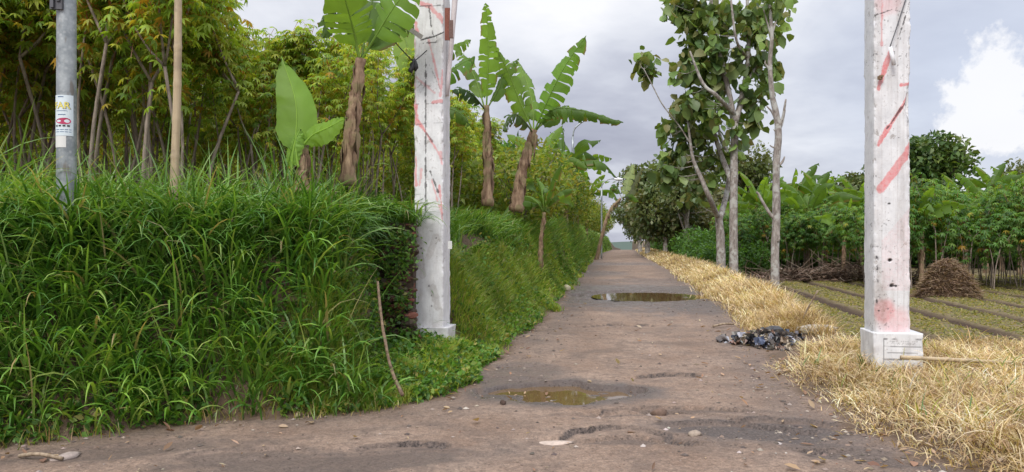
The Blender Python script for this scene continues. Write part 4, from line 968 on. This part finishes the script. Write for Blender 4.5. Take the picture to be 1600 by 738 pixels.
bvar = [generic_banana(s, 2.0 + .3 * i, 7 + i) for i, s in enumerate((31, 32, 33))]
used = [False] * 3
def put_banana(px, Y, sc_, label, group, v, rz=0.0, zoff=0.0):
    x = (px - 800) / F * Y
    o = bvar[v] if not used[v] else copy_tree(bvar[v]); used[v] = True
    o.location = (x, Y, float(H(x, Y)) + zoff); o.scale = (sc_,) * 3; o.rotation_euler.z = rz; tag(o, label, 'banana plant', group); return o
for i, (px, Y, s, lb) in enumerate([(848, 24, .85, 'mid green banana just beyond the leaning banana'), (884, 29, 1.05, 'banana below the curved arm of the near street lamp'), (901, 38, 1.15, 'bright banana clump plant near the end of the bank'),
        (916, 50, 1.2, 'banana on the bank close to the road end'), (845, 17.5, .62, 'small banana in the cassava behind the leaning banana')]):
    put_banana(px, Y, s, lb, GBL, i % 3, i * 1.3)
# far leaning banana with a dead leaf
banana_at('banana_plant', (5.0, 46, float(H(5.0, 46)) - .1), [(5.0, 46, float(H(5.0, 46)) - .2), P(950, 336, 46), P(970, 310, 46)], .11, .07, [
    ([P(972, 310, 46), P(978, 295, 46), P(984, 275, 46), P(990, 256, 46)], .42, .5, .5, dict(colr=(.30, .38, .20))),
    ([P(972, 310, 46), P(985, 300, 46), P(1003, 262, 46)], .3, .7, .6, dict(colr=(.12, .14, .08))),
    ([P(972, 310, 46), P(960, 290, 46), P(955, 300, 46)], .3, .7, .6), ([P(972, 310, 46), P(985, 304, 46), P(998, 315, 46)], .3, .5, .8)], 'leaning banana with pale upright leaf at the road end', GBL)
BR = 'bananas behind the field'
for i, (px, Y, s) in enumerate([(1170, 40, 1.25), (1190, 37, 1.2), (1232, 41, 1.45), (1262, 39, 1.35), (1290, 42, 1.35), (1318, 33.5, .95), (1345, 35, 1.0), (1345, 44, 1.3), (1205, 44, 1.3), (1400, 30, 1.0),
        (1440, 27.5, .95), (1462, 31, 1.1), (1540, 40, 1.45), (1565, 42, 1.4), (1595, 38, 1.4), (1640, 40, 1.4), (1510, 44, 1.3), (1155, 46, 1.3), (1245, 47, 1.6), (1590, 46, 1.45), (1680, 36, 1.3)]):
    lb = {5: 'banana with bare brown trunk beside the field left of the striped pillar', 10: 'banana directly behind the straw heap', 9: 'banana mostly hidden by the striped pillar'}.get(i, 'green banana in the grove behind the field')
    put_banana(px, Y, s, lb, BR, (i + 1) % 3, i * 2.1)

# ------------------------------------------------------------------ cassava plants
def cassava(seed, hgt, cols, wts, nleaf=200, low=.5, lsz=1.0, yel=.8):
    global rng
    keep_ = rng; rng = np.random.default_rng(seed)
    root = empty('cassava_plant', (0, 0, 0), 'x', 'cassava')
    mb = MB(); tips = []
    lean = rng.normal(size=2) * .22; f0 = np.array([lean[0], lean[1], hgt * (.50 + rng.random() * .15)])
    tube(mb, [(0, 0, -.2), f0 * [.3, .3, .5], f0], [.024, .02, .017], 6, 8, jit=.2)
    for k in range(rng.integers(2, 4)):
        a = rng.random() * 6.28; f1 = f0 + np.array([math.cos(a) * .35, math.sin(a) * .35, hgt * .20 * (.7 + .6 * rng.random())])
        tube(mb, [f0, (f0 + f1) / 2 + [0, 0, -.04], f1], [.016, .013, .011], 5, 5)
        for j in range(2):
            a2 = a + rng.normal() * .9; f2 = f1 + np.array([math.cos(a2) * .28, math.sin(a2) * .28, hgt * .22 * (.5 + .7 * rng.random())]); tube(mb, [f1, (f1 + f2) / 2, f2], [.011, .008, .006], 5, 4); tips.append((f1, f2))
    if rng.random() < .6:
        g0 = np.array([rng.normal() * .1, rng.normal() * .1, -.1]); g1 = np.array([-lean[0] + rng.normal() * .3, -lean[1] + rng.normal() * .2, hgt * .75]); tube(mb, [g0, (g0 + g1) / 2 + rng.normal(size=3) * .06, g1], [.02, .016, .01], 6, 8); tips.append((g0 + (g1 - g0) * .75, g1))
    mb.build('stem', M['stem'], root)
    mb = MB(); n = nleaf; ti = rng.integers(0, len(tips), n); A0 = np.array([tips[i][0] for i in ti]); A1 = np.array([tips[i][1] for i in ti]); t = 1.12 - (rng.random(n) ** 1.5) * (1 + low)
    p = A0 + (A1 - A0) * t[:, None]
    az = rng.random(n) * 6.28; p = p + rng.normal(size=(n, 3)) * [.10, .10, .08]; el = (t - .3) * .9 + rng.normal(size=n) * .35 ; pl = (.16 + rng.random(n) * .20) * lsz
    pd = np.c_[np.cos(az) * np.cos(el), np.sin(az) * np.cos(el), np.sin(el)]
    tip = p + pd * pl[:, None]
    c = pal(n, cols, wts); oldc = np.array([(.46, .38, .05), (.44, .27, .04), (.36, .38, .06)])[rng.integers(0, 3, n)]
    om = (rng.random(n) < np.clip(.38 - t * .4, 0, .30) * yel) ; c = np.where(om[:, None], oldc, c)
    sv = nrm(np.cross(pd, [0, 0, 1.0])) * .004
    V = np.stack([p - sv, p + sv, tip + sv, tip - sv], 1).reshape(-1, 3); mb.add(V, np.arange(4 * n).reshape(-1, 4), None, np.tile([.30, .12, .05], (4 * n, 1)))
    up = nrm(np.c_[pd[:, 0] * .4, pd[:, 1] * .4, .9 + 0 * az] + rng.normal(size=(n, 3)) * .25); f = nrm(pd - up * (pd * up).sum(1, keepdims=True)); s = np.cross(up, f)
    L0 = (.13 + rng.random(n) * .07) * lsz
    for k, ang in enumerate((-1.9, -1.1, -.38, .38, 1.1, 1.9)):
        ax = f * math.cos(ang) + s * math.sin(ang); Lk = L0 * (1 - .22 * abs(ang) / 1.9)
        leaves(mb, tip, ax - up * .15, up, Lk, Lk * .30, c, droop=.45, fold=.1, simple=True)
    mb.build('crown', M['leaf'], root)
    rng = keep_; return root
CL = [(.27, .42, .055), (.36, .49, .075), (.44, .50, .08), (.18, .31, .055)]
left_vars = [cassava(200 + i, 2.9 + .25 * (i % 3), CL, [3, 3, 2, 2], 520, .35, .70, .6) for i in range(6)]
CRr = [(.09, .21, .04), (.13, .26, .055), (.17, .29, .06), (.06, .14, .035)]
right_vars = [cassava(300 + i, 2.7 + .2 * (i % 3), CRr, [3, 3, 2, 2], 260, .7, 1.1, .12) for i in range(4)]
usedv = {}
def put(vars_, i, x, Y, s, label, cat, group, rz, z=None, zs=1.0):
    o = vars_[i]; key = o.name
    if key in usedv: o = copy_tree(o)
    usedv[key] = True
    o.location = (x, Y, float(H(x, Y)) if z is None else z); o.scale = (s, s, s * zs); o.rotation_euler.z = rz
    tag(o, label, cat, group); return o
pts = []
tries = 0
while len(pts) < 235 and tries < 40000:
    tries += 1
    Y = 9.3 + (random.random() ** 1.35) * 25.5; x = random.uniform(-.74 * Y - 1.0, np.interp(Y, [8, 10, 14, 20, 59], [-2.4, -2.0, -1.5, -.5, 4.3]))
    if bankd(np.array([x]), np.array([Y]))[0] < 1.9: continue
    if x > -.16 * Y - .6 and Y < 12.0: continue
    if -.40 * Y < x < -.13 * Y and Y < 10.6: continue
    md = .62 if Y < 16 else .95
    if all((x - a_) ** 2 + (Y - b_) ** 2 > md * md for a_, b_ in pts): pts.append((x, Y))
for i, (x, Y) in enumerate(pts):
    px = 800 + x / Y * F
    s = .96 + .12 * random.random() + (.18 if px < 270 else 0) + .012 * (Y - 9) * (px > 380) * (Y < 20)
    if px > 330: s *= .86 - .10 * sst(400, 520, px) * (Y < 14)
    if px > 600: s *= .92
    if px < 330 and Y < 14: s *= 1.06
    put(left_vars, random.randrange(6), x, Y, s, 'thin-stemmed cassava plant in the dense stand on the left bank', 'cassava', 'cassava stand on the left bank', random.random() * 6.28)
pts = []
tries = 0
while len(pts) < 120 and tries < 30000:
    tries += 1
    Y = random.uniform(25.5, 44); x = random.uniform(8.3 + (Y - 30) * .15, .74 * Y + 2)
    px = 800 + x / Y * F
    edge = 34.5 if px < 1350 else 27.0
    if Y < edge or px < 1135 or Y > edge + 7: continue
    if px < 1350 and not (1140 < px) : continue
    if all((x - a_) ** 2 + (Y - b_) ** 2 > .9 for a_, b_ in pts): pts.append((x, Y))
for i, (x, Y) in enumerate(pts):
    px = 800 + x / Y * F
    s = .86 + .14 * random.random() + (.10 if px > 1450 else 0)
    put(right_vars, random.randrange(4), x, Y, s, 'green cassava plant in the row behind the field', 'cassava', 'cassava row behind the field', random.random() * 6.28, z=-.25 if Y > 11 else None)

# ------------------------------------------------------------------ trees
TK = [(.14, .22, .06), (.18, .25, .075), (.09, .15, .05), (.24, .25, .10), (.22, .34, .08)]
def leafy(mb, cpts, per, size, spread, cols=TK, wts=(3, 3, 3, 2, 1), hang=.8, simple=False, asp=.74):
    n = len(cpts) * per; p = np.repeat(cpts, per, 0) + rng.normal(size=(n, 3)) * spread
    ax = rdir(n); ax[:, 2] -= hang; ax = nrm(ax); up = nrm(rdir(n, 1.2)); L = size * (.42 + rng.random(n) * .95)
    leaves(mb, p, ax, up, L, L * asp, pal(n, cols, wts), droop=.3, fold=.12, simple=simple)
def big_tree(name, Y, limbs, blobs, label, size, per, nclus, mat='bark', twigr=.016, cat='tree', group=None, cols=TK, wts=(3, 3, 3, 2, 1), depth=1.0):
    base = np.array([limbs[0][0][0], limbs[0][0][1]]); B = P(base[0], base[1], Y); B[2] = float(H(B[0], Y)); root = empty(name, B, label, cat, group)
    mb = MB(); allp = []
    for li, (pts, rad) in enumerate([(l[:-1], l[-1]) for l in limbs]):
        w3 = [P(p[0], p[1], Y + (p[2] if len(p) > 2 else 0)) for p in pts]
        if li == 0: w3[0] = B - [0, 0, .2]
        c = spline(w3, 18); allp.append(c[(3 if li else 8):]); tube(mb, c - B, rad, 9, jit=.12)
    allp = np.vstack(allp); cl_ = []
    for (px, py, r) in blobs:
        k = max(3, int(nclus * r * r / 1600)); R_ = r / F * Y
        q = P(px, py, Y) + rdir(k) * (rng.random((k, 1)) ** .45) * R_ * np.array([1, depth, 1]); cl_.append(q)
    cl_ = np.vstack(cl_)
    for q in cl_[::2]:
        dd_ = np.linalg.norm(allp - q, axis=1) + .6 * np.clip(allp[:, 2] - q[2] + .2, 0, 9); a_ = allp[int(np.argmin(dd_))]
        m_ = (a_ + q) / 2 + [0, 0, -.1 * np.linalg.norm(a_ - q)]; tube(mb, np.array([a_, m_, q]) - B, [twigr, twigr * .6, twigr * .3], 4, 5, cap=False)
    mb.build('trunk', M[mat], root)
    mb = MB(); leafy(mb, cl_ - B, per, size, size * .38, cols, wts); mb.build('crown', M['teak'], root)
    return root
big_tree('teak_tree', 28, [
    [(1147, 425), (1146, 350), (1147, 270), (1148, 190), (.17, .15, .14, .125)],
    [(1148, 200), (1140, 150), (1128, 100), (1115, 40), (1108, -40), (.12, .10, .08, .05)],
    [(1148, 195), (1162, 140), (1170, 70), (1166, -30), (.12, .10, .07, .05)],
    [(1146, 290), (1128, 245, 1), (1112, 190, 1), (1105, 100, 1), (1098, 60, 1), (.11, .09, .07, .04)],
    [(1148, 180), (1120, 150, -1), (1098, 130, -1), (1078, 80, -1), (.08, .07, .06, .03)],
    [(1160, 140), (1178, 110), (1190, 60, 1), (1188, 0, 1), (.07, .06, .05, .03)],
    [(1166, 90), (1150, 60, -1), (1140, -20, -1), (.06, .05, .04, .03)]],
    [(1060, 8, 30), (1080, 28, 34), (1095, 65, 34), (1130, 15, 36), (1160, 40, 32), (1185, 40, 34), (1190, 90, 26), (1208, 10, 26), (1075, 105, 30), (1110, 110, 34), (1150, 105, 34), (1180, 135, 28), (1205, 110, 14), (1072, 150, 16), (1092, 165, 32), (1170, 165, 26), (1125, 175, 28), (1155, 205, 22), (1185, 185, 14), (1088, 20, 30), (1120, 60, 32)],
    'tallest roadside tree with large leaves and a pale straight trunk', .42, 7, 18, depth=1.3)
big_tree('teak_tree', 29.5, [
    [(1127, 412), (1126, 375), (1122, 335), (.19, .165, .14)],
    [(1122, 340), (1108, 308, -1), (1094, 275, -1), (1082, 245, -1), (1075, 190, -1), (.11, .09, .07, .035)],
    [(1124, 345), (1136, 300, 1), (1140, 255, 1), (1126, 215, 1), (1118, 175, 1), (.12, .10, .08, .04)],
    [(1079, 225, -1), (1060, 195, -1), (1036, 165, -1), (1020, 135, -1), (1006, 108, -1), (.03, .025, .022, .016)]],
    [(1055, 205, 24), (1043, 238, 24), (1075, 235, 30), (1095, 215, 28), (1062, 265, 26), (1088, 288, 26), (1050, 185, 18), (1108, 258, 24), (1080, 190, 26), (1040, 262, 16), (1075, 308, 18), (1112, 228, 20), (1000, 98, 15), (1012, 98, 13), (1003, 108, 14), (1010, 104, 12), (1070, 165, 16), (1140, 240, 14)],
    'roadside tree forking low, its leaning branch ending in a lone leaf tuft', .40, 7, 20, depth=1.2)
# dead stubby trunk
B = P(1211, 470, 20); B[2] = float(H(B[0], 20)); root = empty('bare_tree', B, 'slim bare trunk with lopped stubs at the edge of the field', 'tree')
mb = MB()
def L3(*pp): return [P(p[0], p[1], 20 + (p[2] if len(p) > 2 else 0)) - B for p in pp]
tube(mb, L3((1211, 478), (1211, 400), (1213, 330), (1213, 260), (1216, 200), (1207, 150), (1203, 100), (1206, 50), (1198, -20)), [.12, .105, .10, .09, .09, .068, .055, .05, .04], 12, 50, jit=.16)
for pp, r_ in [([(1216, 205), (1224, 180, -.1), (1228, 155, -.2)], .045), ([(1215, 208), (1222, 195, .2), (1227, 172, .3)], .035), ([(1213, 190), (1206, 175), (1198, 166)], .035), ([(1212, 262), (1222, 254), (1226, 245)], .04),
        ([(1213, 232), (1207, 230), (1203, 227)], .03), ([(1213, 345), (1200, 330), (1186, 305), (1182, 300)], .05), ([(1207, 60), (1200, 40), (1192, 10)], .03), ([(1203, 110), (1196, 100), (1196, 95)], .03), ([(1216, 200), (1212, 205), (1209, 202)], .03),
        ([(1213, 355), (1217, 372, -.1), (1215, 378, -.1)], .05), ([(1206, 55), (1214, 25), (1216, -20)], .03)]:
    tube(mb, L3(*pp), [r_, r_ * .75, r_ * .5], 7, 7, jit=.3)
mb.build('trunk', M['bark'], root); mb = MB(); q = np.array(L3((1188, 6), (1206, 0), (1214, 8), (1210, -10), (1222, -2), (1196, -12), (1207, 30), (1203, 60)))
leafy(mb, q, 9, .26, .16); mb.build('crown', M['teak'], root)

# generic broad trees
def broad_tree(seed, h, rx, rz, nl, size, cols, wts, mat='darkbark', cb=.45, simple=True, lumps=16):
    global rng
    keep_ = rng; rng = np.random.default_rng(seed); root = empty('tree', (0, 0, 0), 'x', 'tree')
    mb = MB(); top = np.array([rng.normal() * .2, 0, h * .75]); tube(mb, [(0, 0, -.3), (rng.normal() * .1, 0, h * .3), top], [h * .028, h * .02, h * .008], 8, 12, jit=.1)
    cz = h - rz; lc = rdir(lumps) * (rng.random((lumps, 1)) ** .4) * np.array([rx, rx, rz]) * .8 + [0, 0, cz]
    for q in lc[::1]:
        s0 = np.array([0, 0, h * (.25 + .4 * rng.random())]); tube(mb, [s0, (s0 + q) / 2 + [0, 0, -.1], q], [h * .01, h * .007, h * .003], 5, 6, cap=False)
    mb.build('trunk', M[mat], root)
    mb = MB(); per = nl // lumps; rr = np.min([rx, rz]) * .42
    for q in lc:
        p = q + rdir(per) * (rng.random((per, 1)) ** .35) * rr * (.7 + .5 * rng.random()); n = per
        ax = rdir(n); ax[:, 2] -= .2; up = nrm(rdir(n, 1.0)); L = size * (.6 + .7 * rng.random(n)); lc_ = pal(1, cols, wts, .15)[0]
        leaves(mb, p, ax, up, L, L * .6, lc_ * .5 + .5 * pal(n, cols, wts), simple=simple)
    mb.build('crown', M['teak'], root); rng = keep_; return root
DG = [(.06, .12, .03), (.10, .17, .04), (.17, .22, .05), (.04, .08, .02)]
o = broad_tree(401, 9.9, 3.3, 3.6, 17000, .42, DG, [3, 3, 2, 2], lumps=44); x = (1437 - 800) / F * 55; o.location = (x, 55, -.4); o.name = 'mango_tree'
tag(o, 'round dense dark tree rising behind the striped pillar', 'tree')
MT = [(.10, .15, .045), (.14, .17, .055), (.18, .19, .08), (.07, .11, .04), (.22, .18, .10)]
tv = [broad_tree(411 + i, 7.5 + i * .6, 2.6, 3.3, 3800, .36, MT, [3, 3, 2, 3, 1], lumps=22, mat='bark') for i in range(3)]
spots = [(1040, 52, .95), (1012, 58, 1.0), (1072, 46, .78), (1098, 50, .85), (1000, 70, .95), (1030, 75, 1.1), (1060, 62, 1.0), (1120, 58, .8), (1165, 55, 1.0), (1150, 62, .7), (1010, 90, 1.1), (1085, 80, 1.0), (998, 110, 1.1)]
for i, (px, Y, s) in enumerate(spots):
    x = (px - 800) / F * Y; lb = 'brownish green tree in the dark clump beyond the big roadside trees'
    if i == 8: lb = 'narrow tree top above the bananas beside the bare trunk'
    put(tv, i % 3, x, Y, s, lb, 'tree', 'trees beside the far road', i * 1.7, z=-.1)
for i, (px, Y, s) in enumerate([(1325, 52, .95), (1348, 56, .9), (1600, 52, .85), (1580, 58, .9), (1380, 60, .9)]):
    x = (px - 800) / F * Y; put(tv, i % 3, x, Y, s, 'distant green tree behind the banana grove', 'tree', 'trees behind the banana grove', i * 2.3 + 1, z=-.3)
# shrubs at the roadside before the far trees, and leafy bushes beyond the left bank
SH = [(.08, .19, .035), (.11, .23, .045), (.06, .13, .03)]
def shrub(seed, rx, h, nl, size, cols=SH):
    global rng
    keep_ = rng; rng = np.random.default_rng(seed); root = empty('shrub', (0, 0, 0), 'x', 'shrub'); mb = MB()
    for k in range(9):
        a = rng.random() * 6.28; tube(mb, [(0, 0, -.1), (math.cos(a) * rx * .3, math.sin(a) * rx * .3, h * .5), (math.cos(a) * rx * .7, math.sin(a) * rx * .7, h * (.6 + .3 * rng.random()))], [.03, .02, .008], 5, 6)
    mb.build('stem', M['darkbark'], root); mb = MB()
    d_ = rdir(nl); p = d_ * (rng.random((nl, 1)) ** .3) * np.array([rx, rx, h * .5]) * (.8 + .35 * vn(d_[:, 0] * 3 + 5, d_[:, 1] * 3 + d_[:, 2] * 4, seed)[:, None]) + [0, 0, h * .52]
    ax = rdir(nl); up = nrm(rdir(nl, 1.0)); L = size * (.6 + rng.random(nl) * .7); leaves(mb, p, ax, up, L, L * .5, pal(nl, cols, [1] * len(cols), .25), simple=True)
    mb.build('foliage', M['leaf'], root); rng = keep_; return root
sv_ = [shrub(501 + i, 1.2, 1.6 + .2 * i, 2600, .16) for i in range(3)]
for i, (px, Y, s) in enumerate([(1045, 46, 1.0), (1062, 40, .95), (1080, 38, 1.1), (1098, 35, 1.0), (1112, 33, .9), (1135, 34, .9), (1030, 55, 1.1), (1160, 36, 1.0), (1015, 66, 1.2), (1005, 85, 1.2), (1175, 34, .9), (1090, 42, 1.2)]):
    x = (px - 800) / F * Y; x = max(x, float(rightx(Y)) + 2.3); put(sv_, i % 3, x, Y, s, 'leafy green shrub in the thicket beside the road', 'shrub', 'shrubs beyond the dry verge', i * 1.9)
YS = [(.17, .25, .04), (.22, .29, .05), (.26, .26, .05), (.12, .19, .03)]
sl = [shrub(521 + i, 1.3, 2.0 + .2 * i, 2400, .15, YS) for i in range(3)]
k = 0
for Y in (19.5, 22, 25, 28, 31, 35, 39, 44, 50, 57, 65, 75, 88, 105):
    foot = float(np.interp(Y, BANK[6:11, 1], BANK[6:11, 0]))
    for off in (1.2, 3.2):
        put(sl, k % 3, foot - off + random.uniform(-.3, .3), Y + random.uniform(-.8, .8), .8 + .35 * random.random() + .010 * max(0, Y - 25), 'yellow-green bush on top of the left bank towards the road end', 'shrub', 'bushes on the left bank', k * 1.3); k += 1

for i in range(26):
    Y = 47 + (i % 3) * 2; x = 16 + i * .95
    put(sv_, i % 3, x, Y, 1.9 + .3 * random.random(), 'dark bush closing the back of the banana grove', 'shrub', 'bushes behind the banana grove', i * 1.3, z=-.3)
for i in range(22):
    Y = 33 + (i % 3) * 2; x = -29 + i * 1.42
    put(sv_, i % 3, x, Y, 1.9 + .3 * random.random(), 'dark bush closing the back of the cassava stand', 'shrub', 'bushes behind the cassava stand', i * 1.3)
# distant wood closing the view
mb = MB(); n = 36000; az = rng.uniform(-.75, .78, n); dist = rng.uniform(95, 130, n); x = az * dist
k_ = np.abs(x - np.interp(dist, [59, 127, 420], [8.3, 18.6, 76])) > 5; x, dist = x[k_], dist[k_]; n = len(x)
top = 5.2 + fbm(x * .12, x * 0 + 3, 4, 130) * 6; z = -2 + rng.random(n) ** .7 * (top + 2)
leaves(mb, np.c_[x, dist, z], rdir(n), rdir(n, 1), .9 + rng.random(n) * .7, .6 + rng.random(n) * .3, pal(n, [(.05, .085, .03), (.08, .12, .035), (.035, .06, .025)], [2, 2, 1]), simple=True)
tag(mb.build('distant_wood', M['teak']), 'far wood closing the view beyond the fields', 'wood', kind='stuff')

# ------------------------------------------------------------------ heaps on the field edge
B = G(1480, 24, 0); mb = MB(); W_, H_ = .92, 1.22
aa, rr = np.meshgrid(np.linspace(0, 2 * np.pi, 40, endpoint=False), np.linspace(0, 1, 16)); hgt = H_ * (1 - rr ** 1.5) ** .9 * (1 + fbm(aa * 1.5, rr * 4, 3, 140) * .25) - .1
V = np.stack([np.cos(aa) * rr * W_, np.sin(aa) * rr * W_ * .9, hgt], -1).reshape(-1, 3); i_ = np.arange(15)[:, None] * 40; j_ = np.arange(40)[None]; mb.add(V, np.stack([i_ + j_, i_ + (j_ + 1) % 40, i_ + 40 + (j_ + 1) % 40, i_ + 40 + j_], -1).reshape(-1, 4), None, (.13, .085, .055))
n = 7000; a = rng.random(n) * 6.28; r = np.sqrt(rng.random(n)); z = H_ * (1 - r ** 1.5) ** .9 - .08
blades(mb, np.c_[np.cos(a) * r * W_, np.sin(a) * r * W_ * .9, z], .12 + rng.random(n) * .22, rng.random(n) * 6.28, .9 + rng.random(n) * .8, 1.6 + rng.random(n) * 1.4, .012 + rng.random(n) * .012, pal(n, [(.28, .20, .13), (.20, .13, .09), (.36, .27, .18), (.13, .09, .06)], [3, 3, 1.5, 2]), 4)
o = mb.build('straw_heap', M['dry']); o.location = tuple(B); tag(o, 'brown heap of dead stalks on the field right of the striped pillar', 'heap')
def brush(px, Y, wx, h, nst, label, group=None):
    B = G(px, Y, 0); mb = MB()
    for k in range(nst):
        p = np.array([rng.uniform(-wx, wx), rng.uniform(-.7, .7), rng.random() ** 1.6 * h]); d_ = rdir(1)[0] * [1, 1, .5]; L = .5 + rng.random() * 1.1; q = p + nrm(d_) * L; q[2] = max(q[2], .02); tube(mb, [p, (p + q) / 2 + rng.normal(size=3) * .06, q], [.022 * (.4 + rng.random()), .01, .006], 4, 4, C=pal(1, [(.2, .14, .1), (.32, .26, .2), (.1, .07, .05)], [2, 1, 2])[0], cap=False)
    n = nst * 14; blades(mb, np.c_[rng.uniform(-wx, wx, n), rng.uniform(-.8, .8, n), rng.random(n) ** 2 * h * .8], .2 + rng.random(n) * .3, rng.random(n) * 6.28, .8 + rng.random(n) * .9, 1.3 + rng.random(n), .03 + rng.random(n) * .02, pal(n, [(.17, .11, .075), (.25, .17, .12), (.1, .065, .045)], [2, 1, 2]), 3)
    o = mb.build('brushwood_pile', M['attr']); o.location = tuple(B); tag(o, label, 'brushwood pile', group)
brush(1165, 30.5, 1.2, .35, 60, 'tangle of dead branches behind the pale roadside trunks', 'brushwood along the field edge')
brush(1228, 33, 1.4, .5, 90, 'brushwood pile between bare trunk and banana stem', 'brushwood along the field edge')
brush(1268, 33.4, 1.3, .5, 80, 'wide brushwood pile under the cassava at the field edge', 'brushwood along the field edge')
brush(1338, 32.5, 1.3, .85, 90, 'brown brushwood pile at the left edge of the striped pillar', 'brushwood along the field edge')
brush(1440, 30, 1.4, .6, 60, 'brushwood behind the brown stalk heap', 'brushwood along the field edge')

# ------------------------------------------------------------------ street lamps
def street_lamp(px, py_top, px_tip, py_tip, Y, label):
    x = (px - 800) / F * Y; B = np.array([x, Y, float(H(x, Y))]); root = empty('street_lamp', B, label, 'street lamp', 'curved street lamps')
    def q(a, c, dy=0): return P(a, c, Y + dy) - B
    mb = MB(); k = px_tip - px
    tube(mb, [(0, 0, -.2), (0, 0, 2), q(px, py_top + .55 * k)], .055, 8, 8); mb.build('pole', M['steel'], root)
    mb = MB(); tube(mb, [q(px, py_top + .55 * k), q(px + .06 * k, py_top + .28 * k), q(px + .3 * k, py_top + .05 * k), q(px + .6 * k, py_tip), q(px_tip, py_tip)], .035, 7, 18); mb.build('arm', M['steel'], root)
    mb = MB(); c = q(px_tip, py_tip); tube(mb, [c + [-.1, 0, 0], c + [.1, 0, -.01], c + [.45, 0, -.02]], [.05, .11, .06], 8, 6); mb.build('lamp_head', M['white'], root)
street_lamp(895, 190, 938, 186, 34, 'street lamp with curved arm above the left bank')
street_lamp(940, 282, 962, 280, 48, 'smaller farther street lamp at the road end')
for vs in (bvar, left_vars, right_vars):
    pass
